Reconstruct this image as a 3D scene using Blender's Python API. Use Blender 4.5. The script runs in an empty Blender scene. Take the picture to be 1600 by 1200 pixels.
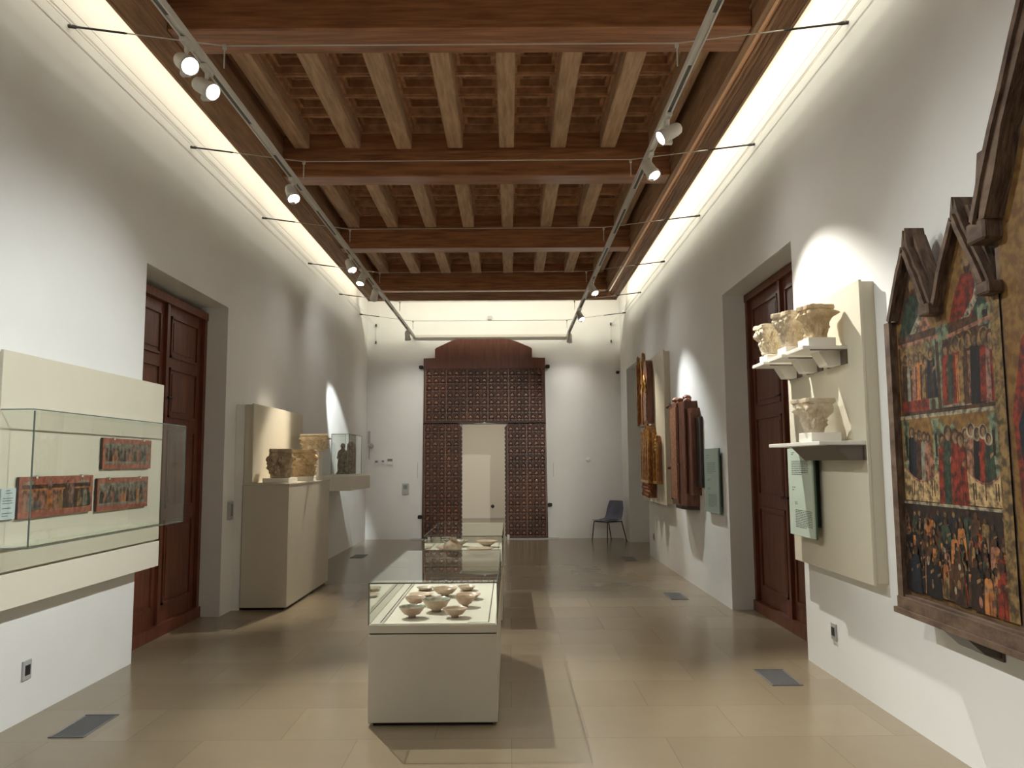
import bpy, math, random
from mathutils import Vector, Matrix
random.seed(7)
sc = bpy.context.scene
col = sc.collection
PI = math.pi
rnd = random.random
def U(a, b): return a + (b - a) * rnd()

# ------------------------------------------------------------ materials
MATS = {}
def nodes(m):
    m.use_nodes = True
    nt = m.node_tree
    return nt, nt.nodes['Principled BSDF']
def mix_rgb(nt, fac, a, b, blend='MIX'):
    n = nt.nodes.new('ShaderNodeMix'); n.data_type = 'RGBA'; n.blend_type = blend
    if isinstance(fac, (int, float)): n.inputs[0].default_value = fac
    else: nt.links.new(fac, n.inputs[0])
    for k, s in ((6, a), (7, b)):
        if isinstance(s, (tuple, list)): n.inputs[k].default_value = (*s[:3], 1)
        else: nt.links.new(s, n.inputs[k])
    return n.outputs[2]
def noise(nt, scale, detail=4, stretch=None, rough=.55):
    tc = nt.nodes.new('ShaderNodeTexCoord')
    mp = nt.nodes.new('ShaderNodeMapping')
    if stretch: mp.inputs['Scale'].default_value = stretch
    nt.links.new(tc.outputs['Object'], mp.inputs[0])
    n = nt.nodes.new('ShaderNodeTexNoise'); n.inputs['Scale'].default_value = scale
    n.inputs['Detail'].default_value = detail; n.inputs['Roughness'].default_value = rough
    nt.links.new(mp.outputs[0], n.inputs['Vector'])
    return n.outputs['Fac']
def ramp(nt, fac, p0, p1):
    r = nt.nodes.new('ShaderNodeMapRange'); r.inputs[1].default_value = p0; r.inputs[2].default_value = p1
    nt.links.new(fac, r.inputs[0]); return r.outputs[0]
def bump(nt, b, h, strength, dist=.01):
    n = nt.nodes.new('ShaderNodeBump'); n.inputs['Strength'].default_value = strength
    n.inputs['Distance'].default_value = dist
    nt.links.new(h, n.inputs['Height']); nt.links.new(n.outputs[0], b.inputs['Normal'])
def mat(name, c, rough=.6, c2=None, scale=8, stretch=None, bmp=0, metal=0, spec=.5, lo=.35, hi=.65, detail=4, bd=.01):
    if name in MATS: return MATS[name]
    m = bpy.data.materials.new(name); nt, b = nodes(m)
    b.inputs['Base Color'].default_value = (*c, 1); b.inputs['Roughness'].default_value = rough
    b.inputs['Metallic'].default_value = metal; b.inputs['Specular IOR Level'].default_value = spec
    if c2 or bmp:
        f = noise(nt, scale, detail, stretch)
        if c2: nt.links.new(mix_rgb(nt, ramp(nt, f, lo, hi), c, c2), b.inputs['Base Color'])
        if bmp: bump(nt, b, f, bmp, bd)
    MATS[name] = m; return m

plaster = mat('plaster', (.785, .79, .78), .85, (.76, .762, .75), 1.5, bmp=.25, bd=.012, spec=.2)
beige = mat('beige_board', (.66, .62, .50), .6, (.64, .60, .485), 3, spec=.3)
beige_low = mat('beige_board_low', (.66, .62, .50), .6, (.64, .60, .485), 3, spec=.3)  # same tone as the main board colour
cream = mat('cream_lacquer', (.60, .56, .47), .45, (.585, .545, .455), 2, spec=.4)
white_block = mat('white_block', (.82, .79, .72), .6)
white_metal = mat('white_metal', (.62, .60, .55), .4, spec=.5)
wood_beam = mat('beam_wood', (.40, .18, .082), .28, (.22, .09, .042), 3, (.7, 9, 9), .3, spec=.45)
wood_joist = mat('joist_wood', (.60, .40, .25), .6, (.40, .26, .155), 3, (9, .8, 9), .35, spec=.25)
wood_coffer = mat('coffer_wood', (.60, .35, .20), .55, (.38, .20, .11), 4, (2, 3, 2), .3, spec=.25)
wood_panel = mat('shaded_coffer_panel_wood', (.22, .13, .10), .7, (.12, .06, .04), 5, (2, 2, 2), .3, spec=.2)  # panel colour darkened to deepen the shade in the coffer recesses
wood_cornice = mat('cornice_wood', (.42, .25, .14), .45, (.26, .145, .08), 3, (9, .6, 9), .3, spec=.4)
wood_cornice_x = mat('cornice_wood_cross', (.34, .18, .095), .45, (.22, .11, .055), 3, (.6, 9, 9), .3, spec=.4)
wood_door = mat('door_wood', (.17, .048, .022), .42, (.10, .028, .014), 4, (6, 6, .8), .2, spec=.45)
wood_carved = mat('shaded_carved_wood', (.085, .036, .022), .5, (.05, .022, .014), 1.6, None, .3, spec=.35)  # door body darkened as if shaded between the bosses
wood_relief = mat('lit_relief_wood', (.28, .125, .07), .4, (.15, .066, .04), 1.6, None, .3, spec=.5)  # raised carving lightened as if its edges catch the light
wood_carved_top = mat('carved_top_wood', (.15, .052, .03), .5, (.10, .036, .02), 3, (6, 6, .8), .2, spec=.35)
wood_old = mat('old_frame_wood', (.16, .105, .07), .6, (.07, .042, .03), 6, (6, 1, 2), .5, spec=.35, bd=.02)
iron = mat('black_iron', (.02, .018, .016), .5, metal=.6)
black = mat('black_gap', (.012, .011, .01), .6)
steel = mat('steel_wire', (.55, .53, .49), .45, metal=.1)
steel_dark = mat('dark_turnbuckle', (.035, .033, .03), .6)
grille = mat('floor_grille_metal', (.20, .20, .20), .4, metal=.3)
grille_bar = mat('floor_grille_bar', (.12, .12, .122), .4, metal=.3)
plastic_grey = mat('grey_plastic', (.42, .42, .42), .4)
plastic_white = mat('white_plastic', (.72, .72, .70), .4)
plastic_black = mat('black_plastic', (.02, .02, .022), .35)
chair_shell = mat('chair_shell', (.10, .105, .155), .22, spec=.6)
chair_metal = mat('chair_leg_metal', (.07, .05, .035), .35, metal=.7)
stone = mat('capital_stone', (.66, .52, .34), .85, (.48, .35, .20), 14, bmp=.6, spec=.15)
stone_pale = mat('pale_capital_stone', (.72, .64, .50), .85, (.55, .45, .31), 14, bmp=.6, spec=.15)
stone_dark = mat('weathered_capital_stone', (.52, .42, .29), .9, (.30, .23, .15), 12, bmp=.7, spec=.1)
stone_grey = mat('grey_statue_stone', (.40, .36, .30), .85, (.20, .175, .14), 18, bmp=.6, spec=.15)
stone_light = mat('light_statue_stone', (.50, .47, .42), .85, (.36, .33, .29), 18, bmp=.5, spec=.15)
ceramic = mat('cream_ceramic', (.62, .50, .38), .28, (.50, .39, .28), 20, spec=.5)
ceramic_green = mat('green_glazed_ceramic', (.30, .36, .30), .2, (.55, .48, .38), 26, spec=.5, lo=.4, hi=.6)
ceramic_pink = mat('rosy_ceramic', (.58, .43, .33), .3, (.46, .32, .24), 20, spec=.5)
ink = mat('printed_text_ink', (.10, .13, .12), .6)
text_glass = mat('pale_green_text_board', (.56, .66, .57), .35, spec=.5)
text_glass2 = mat('grey_green_text_board', (.30, .38, .33), .3, spec=.5)
text_edge = mat('green_board_edge', (.06, .13, .09), .3)
case_line = mat('case_dark_line', (.035, .04, .032), .5)
pane_edge = mat('green_pane_edge', (.12, .15, .125), .25, spec=.6)
sheet = mat('display_sheet', (.70, .69, .60), .55)
gilt = mat('worn_gilding', (.46, .24, .06), .35, (.16, .065, .025), 9, (3, 3, 1), .5, metal=.35, spec=.5)
gilt_bright = mat('bright_gilding', (.62, .36, .10), .3, (.30, .14, .04), 16, None, .5, metal=.5, spec=.5)
redwood = mat('red_brown_retable_wood', (.20, .070, .034), .36, (.10, .031, .018), 6, (4, 4, .8), .4, spec=.5)
redwood2 = mat('worn_painted_wood', (.36, .15, .06), .4, (.19, .05, .024), 5, (3, 3, .7), .4, spec=.5)

def emis(name, c, s):
    m = bpy.data.materials.new(name); nt, b = nodes(m)
    b.inputs['Base Color'].default_value = (1, 1, 1, 1)
    b.inputs['Emission Color'].default_value = (*c, 1); b.inputs['Emission Strength'].default_value = s
    MATS[name] = m; return m
lens_mat = emis('lamp_lens', (1, .97, .92), 60)

def glass(name, tint, refl=1.0):
    m = bpy.data.materials.new(name); m.use_nodes = True; nt = m.node_tree; nt.nodes.clear()
    out = nt.nodes.new('ShaderNodeOutputMaterial'); t = nt.nodes.new('ShaderNodeBsdfTransparent')
    t.inputs[0].default_value = (*tint, 1)
    g = nt.nodes.new('ShaderNodeBsdfGlossy'); g.inputs['Roughness'].default_value = .01; g.inputs[0].default_value = (.92, .96, .93, 1)
    f = nt.nodes.new('ShaderNodeFresnel'); f.inputs[0].default_value = 1.45
    mu = nt.nodes.new('ShaderNodeMath'); mu.operation = 'MULTIPLY'; mu.inputs[1].default_value = refl
    mx = nt.nodes.new('ShaderNodeMixShader')
    ge = nt.nodes.new('ShaderNodeNewGeometry'); iv = nt.nodes.new('ShaderNodeMath'); iv.operation = 'SUBTRACT'; iv.inputs[0].default_value = 1
    m2 = nt.nodes.new('ShaderNodeMath'); m2.operation = 'MULTIPLY'
    nt.links.new(ge.outputs['Backfacing'], iv.inputs[1]); nt.links.new(f.outputs[0], mu.inputs[0]); nt.links.new(mu.outputs[0], m2.inputs[0])
    nt.links.new(iv.outputs[0], m2.inputs[1]); nt.links.new(m2.outputs[0], mx.inputs[0])
    nt.links.new(t.outputs[0], mx.inputs[1]); nt.links.new(g.outputs[0], mx.inputs[2]); nt.links.new(mx.outputs[0], out.inputs[0])
    MATS[name] = m; return m
pane = glass('case_glass', (.98, .99, .98), 1.5)
pane_top = glass('case_top_glass', (.985, .99, .98), 1.6)

# floor: honed limestone slabs
def floor_mat():
    m = bpy.data.materials.new('limestone_floor'); nt, b = nodes(m)
    tc = nt.nodes.new('ShaderNodeTexCoord')
    br = nt.nodes.new('ShaderNodeTexBrick'); br.inputs['Scale'].default_value = 1
    br.inputs['Brick Width'].default_value = .9; br.inputs['Row Height'].default_value = .6
    br.inputs['Mortar Size'].default_value = .0022; br.inputs['Mortar Smooth'].default_value = .2
    br.inputs['Color1'].default_value = (.285, .235, .16, 1); br.inputs['Color2'].default_value = (.245, .198, .132, 1)
    br.inputs['Mortar'].default_value = (.15, .115, .078, 1); br.inputs['Bias'].default_value = 0
    nt.links.new(tc.outputs['Object'], br.inputs[0])
    br2 = nt.nodes.new('ShaderNodeTexBrick'); br2.inputs['Scale'].default_value = 1; br2.offset = .37
    br2.inputs['Brick Width'].default_value = 1.8; br2.inputs['Row Height'].default_value = .6; br2.inputs['Mortar Size'].default_value = 0
    br2.inputs['Color1'].default_value = (.33, .272, .188, 1); br2.inputs['Color2'].default_value = (.215, .172, .114, 1)
    nt.links.new(tc.outputs['Object'], br2.inputs[0])
    c = mix_rgb(nt, .28, br.outputs[0], br2.outputs[0])
    n2 = noise(nt, 5, 6)
    hf = nt.nodes.new('ShaderNodeMath'); hf.operation = 'MULTIPLY'; hf.inputs[1].default_value = .3
    nt.links.new(n2, hf.inputs[0])
    c = mix_rgb(nt, hf.outputs[0], c, (.19, .15, .094))
    nt.links.new(c, b.inputs['Base Color']); b.inputs['Roughness'].default_value = .22
    b.inputs['Specular IOR Level'].default_value = .5
    return m
floor_m = floor_mat()

# ------------------------------------------------------------ mesh builder
class MB:
    def __init__(s): s.v = []; s.f = []; s.m = []; s.sm = []; s.mats = []
    def mi(s, m):
        if m is None: return 0
        if m not in s.mats: s.mats.append(m)
        return s.mats.index(m)
    def add(s, vs, fs, m=None, smooth=False):
        k = len(s.v); s.v += [tuple(v) for v in vs]; i = s.mi(m)
        for f in fs: s.f.append(tuple(k + q for q in f)); s.m.append(i); s.sm.append(smooth)
        return s
    def box(s, x0, x1, y0, y1, z0, z1, m=None, bev=0):
        if x0 > x1: x0, x1 = x1, x0
        if y0 > y1: y0, y1 = y1, y0
        if z0 > z1: z0, z1 = z1, z0
        if bev:
            # chamfered box: three interleaved shells
            a, b, c = bev, bev, bev
            vs = []; idx = {}
            for ix, X, sx in ((0, x0, 1), (1, x1, -1)):
                for iy, Y, sy in ((0, y0, 1), (1, y1, -1)):
                    for iz, Z, sz in ((0, z0, 1), (1, z1, -1)):
                        for ax in range(3):
                            p = [X + sx * bev, Y + sy * bev, Z + sz * bev]
                            p[ax] = (X, Y, Z)[ax]
                            idx[(ix, iy, iz, ax)] = len(vs); vs.append(p)
            F = []
            for ax in range(3):
                o = [q for q in range(3) if q != ax]
                for e in (0, 1):
                    loop = []
                    for a1, b1 in ((0, 0), (1, 0), (1, 1), (0, 1)):
                        k = [0, 0, 0]; k[ax] = e; k[o[0]] = a1; k[o[1]] = b1
                        loop.append(idx[(*k, ax)])
                    F.append(loop)
            for ax in range(3):      # edges parallel to ax
                o = [q for q in range(3) if q != ax]
                for a1 in (0, 1):
                    for b1 in (0, 1):
                        k0 = [0, 0, 0]; k0[o[0]] = a1; k0[o[1]] = b1; k1 = list(k0); k1[ax] = 1
                        F.append([idx[(*k0, o[0])], idx[(*k1, o[0])], idx[(*k1, o[1])], idx[(*k0, o[1])]])
            for ix in (0, 1):
                for iy in (0, 1):
                    for iz in (0, 1): F.append([idx[(ix, iy, iz, q)] for q in range(3)])
            return s.add(vs, F, m)
        vs = [(x0, y0, z0), (x1, y0, z0), (x1, y1, z0), (x0, y1, z0), (x0, y0, z1), (x1, y0, z1), (x1, y1, z1), (x0, y1, z1)]
        return s.add(vs, [(0, 3, 2, 1), (4, 5, 6, 7), (0, 1, 5, 4), (1, 2, 6, 5), (2, 3, 7, 6), (3, 0, 4, 7)], m)
    def prism(s, pts, axis, a, b, m=None):
        # polygon pts (2D) extruded along axis from a to b ; pts order: the other two axes in xyz order
        def P(p, t):
            q = list(p); q.insert(axis, t); return q
        n = len(pts); vs = [P(p, a) for p in pts] + [P(p, b) for p in pts]
        fs = [tuple(range(n))[::-1], tuple(range(n, 2 * n))] + [(i, (i + 1) % n, n + (i + 1) % n, n + i) for i in range(n)]
        return s.add(vs, fs, m)
    def tube(s, pts, r, m=None, n=8, cap=True, smooth=True):
        pts = [Vector(p) for p in pts]; rs = r if isinstance(r, (list, tuple)) else [r] * len(pts)
        vs = []; fs = []
        up = Vector((0, 0, 1))
        for i, p in enumerate(pts):
            t = (pts[min(i + 1, len(pts) - 1)] - pts[max(i - 1, 0)]).normalized()
            a = t.cross(up if abs(t.dot(up)) < .95 else Vector((1, 0, 0))).normalized(); b = t.cross(a)
            for k in range(n):
                w = 2 * PI * k / n; vs.append(p + (a * math.cos(w) + b * math.sin(w)) * rs[i])
        for i in range(len(pts) - 1):
            for k in range(n): fs.append((i * n + k, i * n + (k + 1) % n, (i + 1) * n + (k + 1) % n, (i + 1) * n + k))
        s.add(vs, fs, m, smooth)
        if cap: s.add(vs[:n], [tuple(range(n))[::-1]], m); s.add(vs[-n:], [tuple(range(n))], m)
        return s
    def lathe(s, prof, m=None, n=32, c=(0, 0, 0), ax=None, smooth=True, wob=None):
        c = Vector(c); R = Matrix.Identity(3)
        if ax is not None: R = Vector((0, 0, 1)).rotation_difference(Vector(ax).normalized()).to_matrix()
        vs = []; fs = []
        for j, (r, z) in enumerate(prof):
            for k in range(n):
                w = 2 * PI * k / n; rr = r * (wob(w, j) if wob else 1)
                vs.append(c + R @ Vector((rr * math.cos(w), rr * math.sin(w), z)))
        for j in range(len(prof) - 1):
            for k in range(n): fs.append((j * n + k, j * n + (k + 1) % n, (j + 1) * n + (k + 1) % n, (j + 1) * n + k))
        return s.add(vs, fs, m, smooth)
    def ell(s, c, r, m=None, n=10, nn=7):
        vs = [(c[0], c[1], c[2] - r[2])]; fs = []
        for j in range(1, nn):
            t = -PI / 2 + PI * j / nn
            for k in range(n):
                w = 2 * PI * k / n
                vs.append((c[0] + r[0] * math.cos(t) * math.cos(w), c[1] + r[1] * math.cos(t) * math.sin(w), c[2] + r[2] * math.sin(t)))
        vs.append((c[0], c[1], c[2] + r[2])); L = len(vs) - 1
        for k in range(n):
            fs.append((0, 1 + (k + 1) % n, 1 + k)); b = 1 + (nn - 2) * n
            fs.append((b + k, b + (k + 1) % n, L))
            for j in range(nn - 2): a = 1 + j * n; fs.append((a + k, a + (k + 1) % n, a + n + (k + 1) % n, a + n + k))
        return s.add(vs, fs, m, True)
    def build(s, name, m=None, parent=None, at=None):
        if m is not None and not s.mats: s.mats = [m]
        elif m is not None and m not in s.mats: s.mats[0:0] = []
        me = bpy.data.meshes.new(name)
        vs = s.v
        if at is not None: vs = [(v[0] - at[0], v[1] - at[1], v[2] - at[2]) for v in s.v]
        me.from_pydata(vs, [], s.f)
        for q in s.mats: me.materials.append(q)
        me.polygons.foreach_set('material_index', s.m); me.polygons.foreach_set('use_smooth', s.sm)
        me.update()
        o = bpy.data.objects.new(name, me); col.objects.link(o)
        if at is not None: o.location = at
        if parent is not None: o.parent = parent
        return o
def fixn(o):
    import bmesh
    bm = bmesh.new(); bm.from_mesh(o.data); bmesh.ops.recalc_face_normals(bm, faces=bm.faces); bm.to_mesh(o.data); bm.free(); return o
def tag(o, label, cat, group=None):
    o['label'] = label; o['category'] = cat
    if group: o['group'] = group
    return o
def thing(name, loc, label, cat, group=None, rz=0):
    o = bpy.data.objects.new(name, None); col.objects.link(o); o.location = loc; o.rotation_euler = (0, 0, rz)
    o.empty_display_size = .1
    return tag(o, label, cat, group)
def part(mb, name, m, root):       # mesh given in world coordinates, stored relative to an unrotated root
    o = mb.build(name, m, None, at=tuple(root.location)); o.location = (0, 0, 0); o.parent = root
    return fixn(o)
def sub(mb, name, m, p):           # sub-part: p already relative to its root (same origin)
    r = p.parent; o = mb.build(name, m, None, at=tuple(r.location)); o.location = (0, 0, 0); o.parent = p
    return fixn(o)
def struct(mb, name, m): o = fixn(mb.build(name, m)); o['kind'] = 'structure'; return o
def lab(o, t): o['label'] = t; return o

# ------------------------------------------------------------ room dimensions (metres)
XL, XR, YB, YF = -3.087, 2.404, 17.04, -3.0
TOP = 6.1
T = .75
# ---- floor
f = MB(); f.box(XL - .9, XR + .9, YF, 24.2, -.12, 0)
struct(f, 'floor', floor_m)
# ---- left wall with door recess
LN0, LN1, LH, LD = 6.62, 8.58, 3.32, -3.40
w = MB()
w.box(XL - T, XL, YF, LN0, 0, TOP); w.box(XL - T, XL, LN1, YB, 0, TOP); w.box(XL - T, XL, LN0, LN1, LH, TOP)
w.box(XL - T, LD - .08, LN0, LN1, 0, LH)
struct(w, 'wall_left', plaster)
RN0, RN1, RH, RD = 6.58, 8.77, 3.47, 2.745
SN0, SN1, SH = 13.85, 16.15, 3.50
w = MB()
w.box(XR, XR + T, YF, RN0, 0, TOP); w.box(XR, XR + T, RN1, SN0, 0, TOP); w.box(XR, XR + T, SN1, YB, 0, TOP)
w.box(XR, XR + T, RN0, RN1, RH, TOP); w.box(XR, XR + T, SN0, SN1, SH, TOP)
w.box(RD + .08, XR + T, RN0, RN1, 0, RH); w.box(XR + .62, XR + T, SN0, SN1, 0, SH)
struct(w, 'wall_right', plaster)
OX0, OX1, OZ = -1.05, -.085, 2.45
w = MB()
w.box(XL - T, OX0, YB, YB + .45, 0, TOP); w.box(OX1, XR + T, YB, YB + .45, 0, TOP); w.box(OX0, OX1, YB, YB + .45, OZ, TOP)
struct(w, 'wall_back', plaster)
w = MB(); w.box(XL - T, XR + T, YF - .2, YF, 0, TOP); struct(w, 'wall_front', plaster)
w = MB(); w.box(XL - T, XR + T, 23.1, 23.3, 0, 3.6); w.box(XL - T, XL - .5, YB + .45, 23.1, 0, 3.6); w.box(XR + .5, XR + T, YB + .45, 23.1, 0, 3.6)
struct(w, 'wall_beyond', mat('plaster_cream', (.66, .62, .54), .85))
w = MB(); w.box(XL - T, XR + T, YB + .45, 23.3, 3.6, 3.75); struct(w, 'ceiling_beyond', plaster)
w = MB(); w.box(XL - T, XR + T, YF - .2, YB + .45, TOP, TOP + .15); struct(w, 'ceiling_slab', plaster)
# fine skirting lip of the far room
w = MB(); w.box(-2.0, .95, 23.06, 23.1, 0, .03); struct(w, 'baseboard_beyond', plastic_grey)

# ------------------------------------------------------------ coffered ceiling
ceil = bpy.data.objects.new('ceiling', None); col.objects.link(ceil); ceil['kind'] = 'structure'
Zc = 4.90; EL, ER, EY0, EY1 = -2.875, 2.20, -1.6, 15.90
IL, IR = -2.72, 1.96          # inner faces
Zb = 5.05                      # beam undersides
Zj = 5.39                      # joist undersides
Zk = 5.60                      # coffer battens
# moulded cornice: profile (distance inward, height) stepping up
prof = [(0, Zc + .05), (0, Zc + .02), (.012, Zc), (.035, Zc), (.04, Zc + .018), (.055, Zc + .018), (.062, Zc + .034), (.09, Zc + .05),
        (.096, Zc + .072), (.112, Zc + .078), (.118, Zc + .10), (.135, Zc + .108), (.14, Zc + .13), (.155, Zc + .135), (.158, Zc + .14)]
def cor(sign, x): return [(x + sign * a, b) for a, b in prof] 
for nm, sg, x in (('cornice', 1, EL), ('cornice', -1, ER)):
    cb = MB().prism(cor(sg, x), 1, EY0, EY1 - .01)
    for a_, z_, r_ in ((.020, .002, .007), (.048, .014, .006), (.078, .040, .008), (.104, .074, .007), (.127, .104, .007), (.148, .132, .006)): cb.tube([(x + sg * a_, EY0, Zc + z_), (x + sg * a_, EY1 - .02 - a_, Zc + z_)], r_, n=6)
    part(cb, nm, wood_cornice, ceil)
profb = [(EY1 - a * 1.35, b) for a, b in prof]
part(MB().prism([(EY1, Zc + .09)] + profb, 0, EL, ER), 'cornice', wood_cornice_x, ceil)
# side boards above the cornice, with a bead
for x0, x1, s in ((IL - .05, IL, 1), (IR, IR + .05, -1)):
    mb = MB().box(x0, x1, EY0, EY1 - .1, Zc + .13, 6.0)
    xi = x1 if s > 0 else x0
    mb.box(xi, xi + s * .02, EY0, EY1 - .15, 5.20, 5.23); mb.box(xi, xi + s * .03, EY0, EY1 - .15, 5.56, 5.60)
    part(mb, 'side_board', wood_cornice, ceil)
beams = [(15.56, 15.82), (12.45, 12.73), (9.24, 9.55), (6.0, 6.38), (2.95, 3.24), (-.2, .09)]
for y0, y1 in beams:
    mb = MB().box(IL, IR, y0, y1, Zb, 6.0, bev=.012)
    mb.box(IL, IR, y0 - .02, y0, Zb + .27, Zb + .31); mb.box(IL, IR, y1, y1 + .02, Zb + .27, Zb + .31)
    part(mb, 'beam', wood_beam, ceil)
jx = [-2.49, -1.87, -1.255, -.64, -.02, .60, 1.20, 1.79]
jw = .093
bays = [(12.73, 15.56), (9.55, 12.45), (6.38, 9.24), (3.24, 6.0)]
for (a, b) in bays:
    for x in jx:
        mb = MB().box(x - jw + U(-.006, .006), x + jw + U(-.006, .006), a + .005, b - .005, Zj + U(-.006, .006), 5.98, bev=.010)
        part(mb, 'joist', wood_joist, ceil)
    edges = [IL] + jx + [IR]
    for i in range(len(edges) - 1):
        x0 = edges[i] + (jw if i else 0); x1 = edges[i + 1] - (jw if i < len(edges) - 2 else 0)
        if x1 - x0 < .12: 
            part(MB().box(x0, x1, a, b, Zk + .05, Zk + .1), 'coffer_board', wood_coffer, ceil); continue
        mb = MB(); mp = MB(); n = 6; p = (b - a) / n
        for k in range(n + 1):
            yc = a + p * k
            mb.box(x0, x1, max(a, yc - .035), min(b, yc + .035), Zk, Zk + .32); mb.box(x0, x1, max(a, yc - .018), min(b, yc + .018), Zk - .018, Zk)
        mb.box(x0, x0 + .025, a, b, Zk - .006, Zk + .32); mb.box(x1 - .025, x1, a, b, Zk - .006, Zk + .32)
        for k in range(n):
            y0 = a + p * k + .035; y1 = y0 + p - .07
            X0, X1 = x0 + .025, x1 - .025
            for st, z in ((.035, Zk + .07), (.07, Zk + .15)):
                for q in ((X0, X1, y0, y0 + st), (X0, X1, y1 - st, y1), (X0, X0 + st, y0 + st, y1 - st), (X1 - st, X1, y0 + st, y1 - st)):
                    mb.box(*q, z, Zk + .30)
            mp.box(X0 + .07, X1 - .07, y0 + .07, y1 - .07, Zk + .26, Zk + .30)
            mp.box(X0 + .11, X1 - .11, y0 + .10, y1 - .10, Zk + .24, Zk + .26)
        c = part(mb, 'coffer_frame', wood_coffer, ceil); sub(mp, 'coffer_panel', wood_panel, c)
part(MB().box(EL + .02, ER - .02, EY0, EY1 - .05, 5.96, 6.05), 'ceiling_deck', wood_coffer, ceil)
part(MB().box(IL, IR, EY0, 2.95, Zk + .1, Zk + .14), 'ceiling_boarding', wood_coffer, ceil)

# ------------------------------------------------------------ recessed side doors
def leaf_panels(mb, x, y0, y1, z0, z1, s, m):
    # frame-and-panel relief: s = direction towards the room
    mb.box(x, x + s * .05, y0, y1, z0, z1, m)
    H = z1 - z0
    rows = [(z0 + .16, z0 + .16 + .26 * H), (z0 + .26 * H + .28, z0 + .60 * H), (z0 + .60 * H + .12, z0 + .80 * H), (z0 + .80 * H + .10, z1 - .1)]
    for a, b in rows:
        ya, yb = y0 + .11, y1 - .11
        t = .022
        for q in ((ya, yb, a, a + t), (ya, yb, b - t, b), (ya, ya + t, a, b), (yb - t, yb, a, b)):
            mb.box(x + s * .05, x + s * .068, q[0], q[1], q[2], q[3], m)
        mb.box(x + s * .05, x + s * .060, ya + .06, yb - .06, a + .06, b - .06, m)
def side_door(name, x, s, y0, y1, z1, split):
    r = bpy.data.objects.new(name, None); col.objects.link(r); r.location = (x, (y0 + y1) / 2, 0); r['kind'] = 'structure'
    fr = MB()
    fr.box(x - s * .04, x + s * .09, y0, y0 + .07, 0, z1); fr.box(x - s * .04, x + s * .09, y1 - .07, y1, 0, z1); fr.box(x - s * .04, x + s * .10, y0, y1, z1 - .08, z1)
    fr.box(x - s * .04, x + s * .11, y0, y1, 0, .11)
    part(fr, 'door_frame', wood_door, r)
    for a, b in ((y0 + .07, split), (split, y1 - .07)):
        mb = MB(); leaf_panels(mb, x, a + .004, b - .004, .11, z1 - .08, s, wood_door)
        l = part(mb, 'door_leaf', wood_door, r)
        for zz in (1.25, 2.25):
            yy = split + (-.05 if b == split else .05)
            if b == split and zz > 2: continue
            h = MB().box(x + s * .05, x + s * .075, yy - .02, yy + .02, zz - .07, zz + .07); h.tube([(x + s * .07, yy, zz), (x + s * .12, yy, zz), (x + s * .12, yy - .09, zz)], .010)
            sub(h, 'door_handle', iron, l)
    part(MB().box(x + s * .05, x + s * .085, split - .03, split + .03, .11, z1 - .08), 'astragal', wood_door, r)
side_door('door_1', LD, 1, LN0, LN1, 3.25, 7.62)
side_door('door_2', RD, -1, RN0, RN1, 3.46, 7.68)

# ------------------------------------------------------------ carved door in the end wall
CX0, CX1 = -1.86, .775
cd = thing('carved_door', ((CX0 + CX1) / 2, 16.9, 0), 'tall dark carved wooden door on the end wall with a pale doorway cut through it', 'door')
YD = 16.965
# scalloped cut edges
def scal(x, z0, z1, s, n):
    P = []
    for i in range(n):
        a = z0 + (z1 - z0) * i / n; d = (z1 - z0) / n
        P += [(x, a), (x + s * .022, a + d * .25), (x + s * .022, a + d * .75)]
    P.append((x, z1)); return P
zc = 2.44
left_leg = [(CX0 - .02, .02), (-1.045, .02)] + scal(-1.045, .05, zc - .06, .9, 26) + [(-1.11, zc + .02), (CX0, zc + .02)]
right_leg = [(CX1 + .025, .02), (CX1, zc + .02), (-.03, zc + .02)] + scal(-.092, .05, zc - .06, -.9, 26)[::-1] + [(-.05, .02)]
mid = (CX0 + CX1) / 2
upper = [(CX0, zc), (-1.10, zc), (mid - .03, zc + .03), (mid, zc + .06), (mid + .03, zc + .03), (-.04, zc), (CX1, zc), (CX1 - .01, 3.66), (CX0 + .01, 3.66)]
crown = [(CX0 + .005, 3.64), (CX1 - .005, 3.64), (CX1 - .005, 3.86), (.49, 3.87), (.49, 4.06)] + \
        [(.46, 4.09), (.16, 4.22), (.02, 4.27), (-.12, 4.285), (-1.04, 4.285), (-1.16, 4.275), (-1.28, 4.23), (-1.58, 4.09)] + \
        [(-1.61, 4.06), (-1.61, 3.87), (CX0 + .005, 3.86)]
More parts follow.
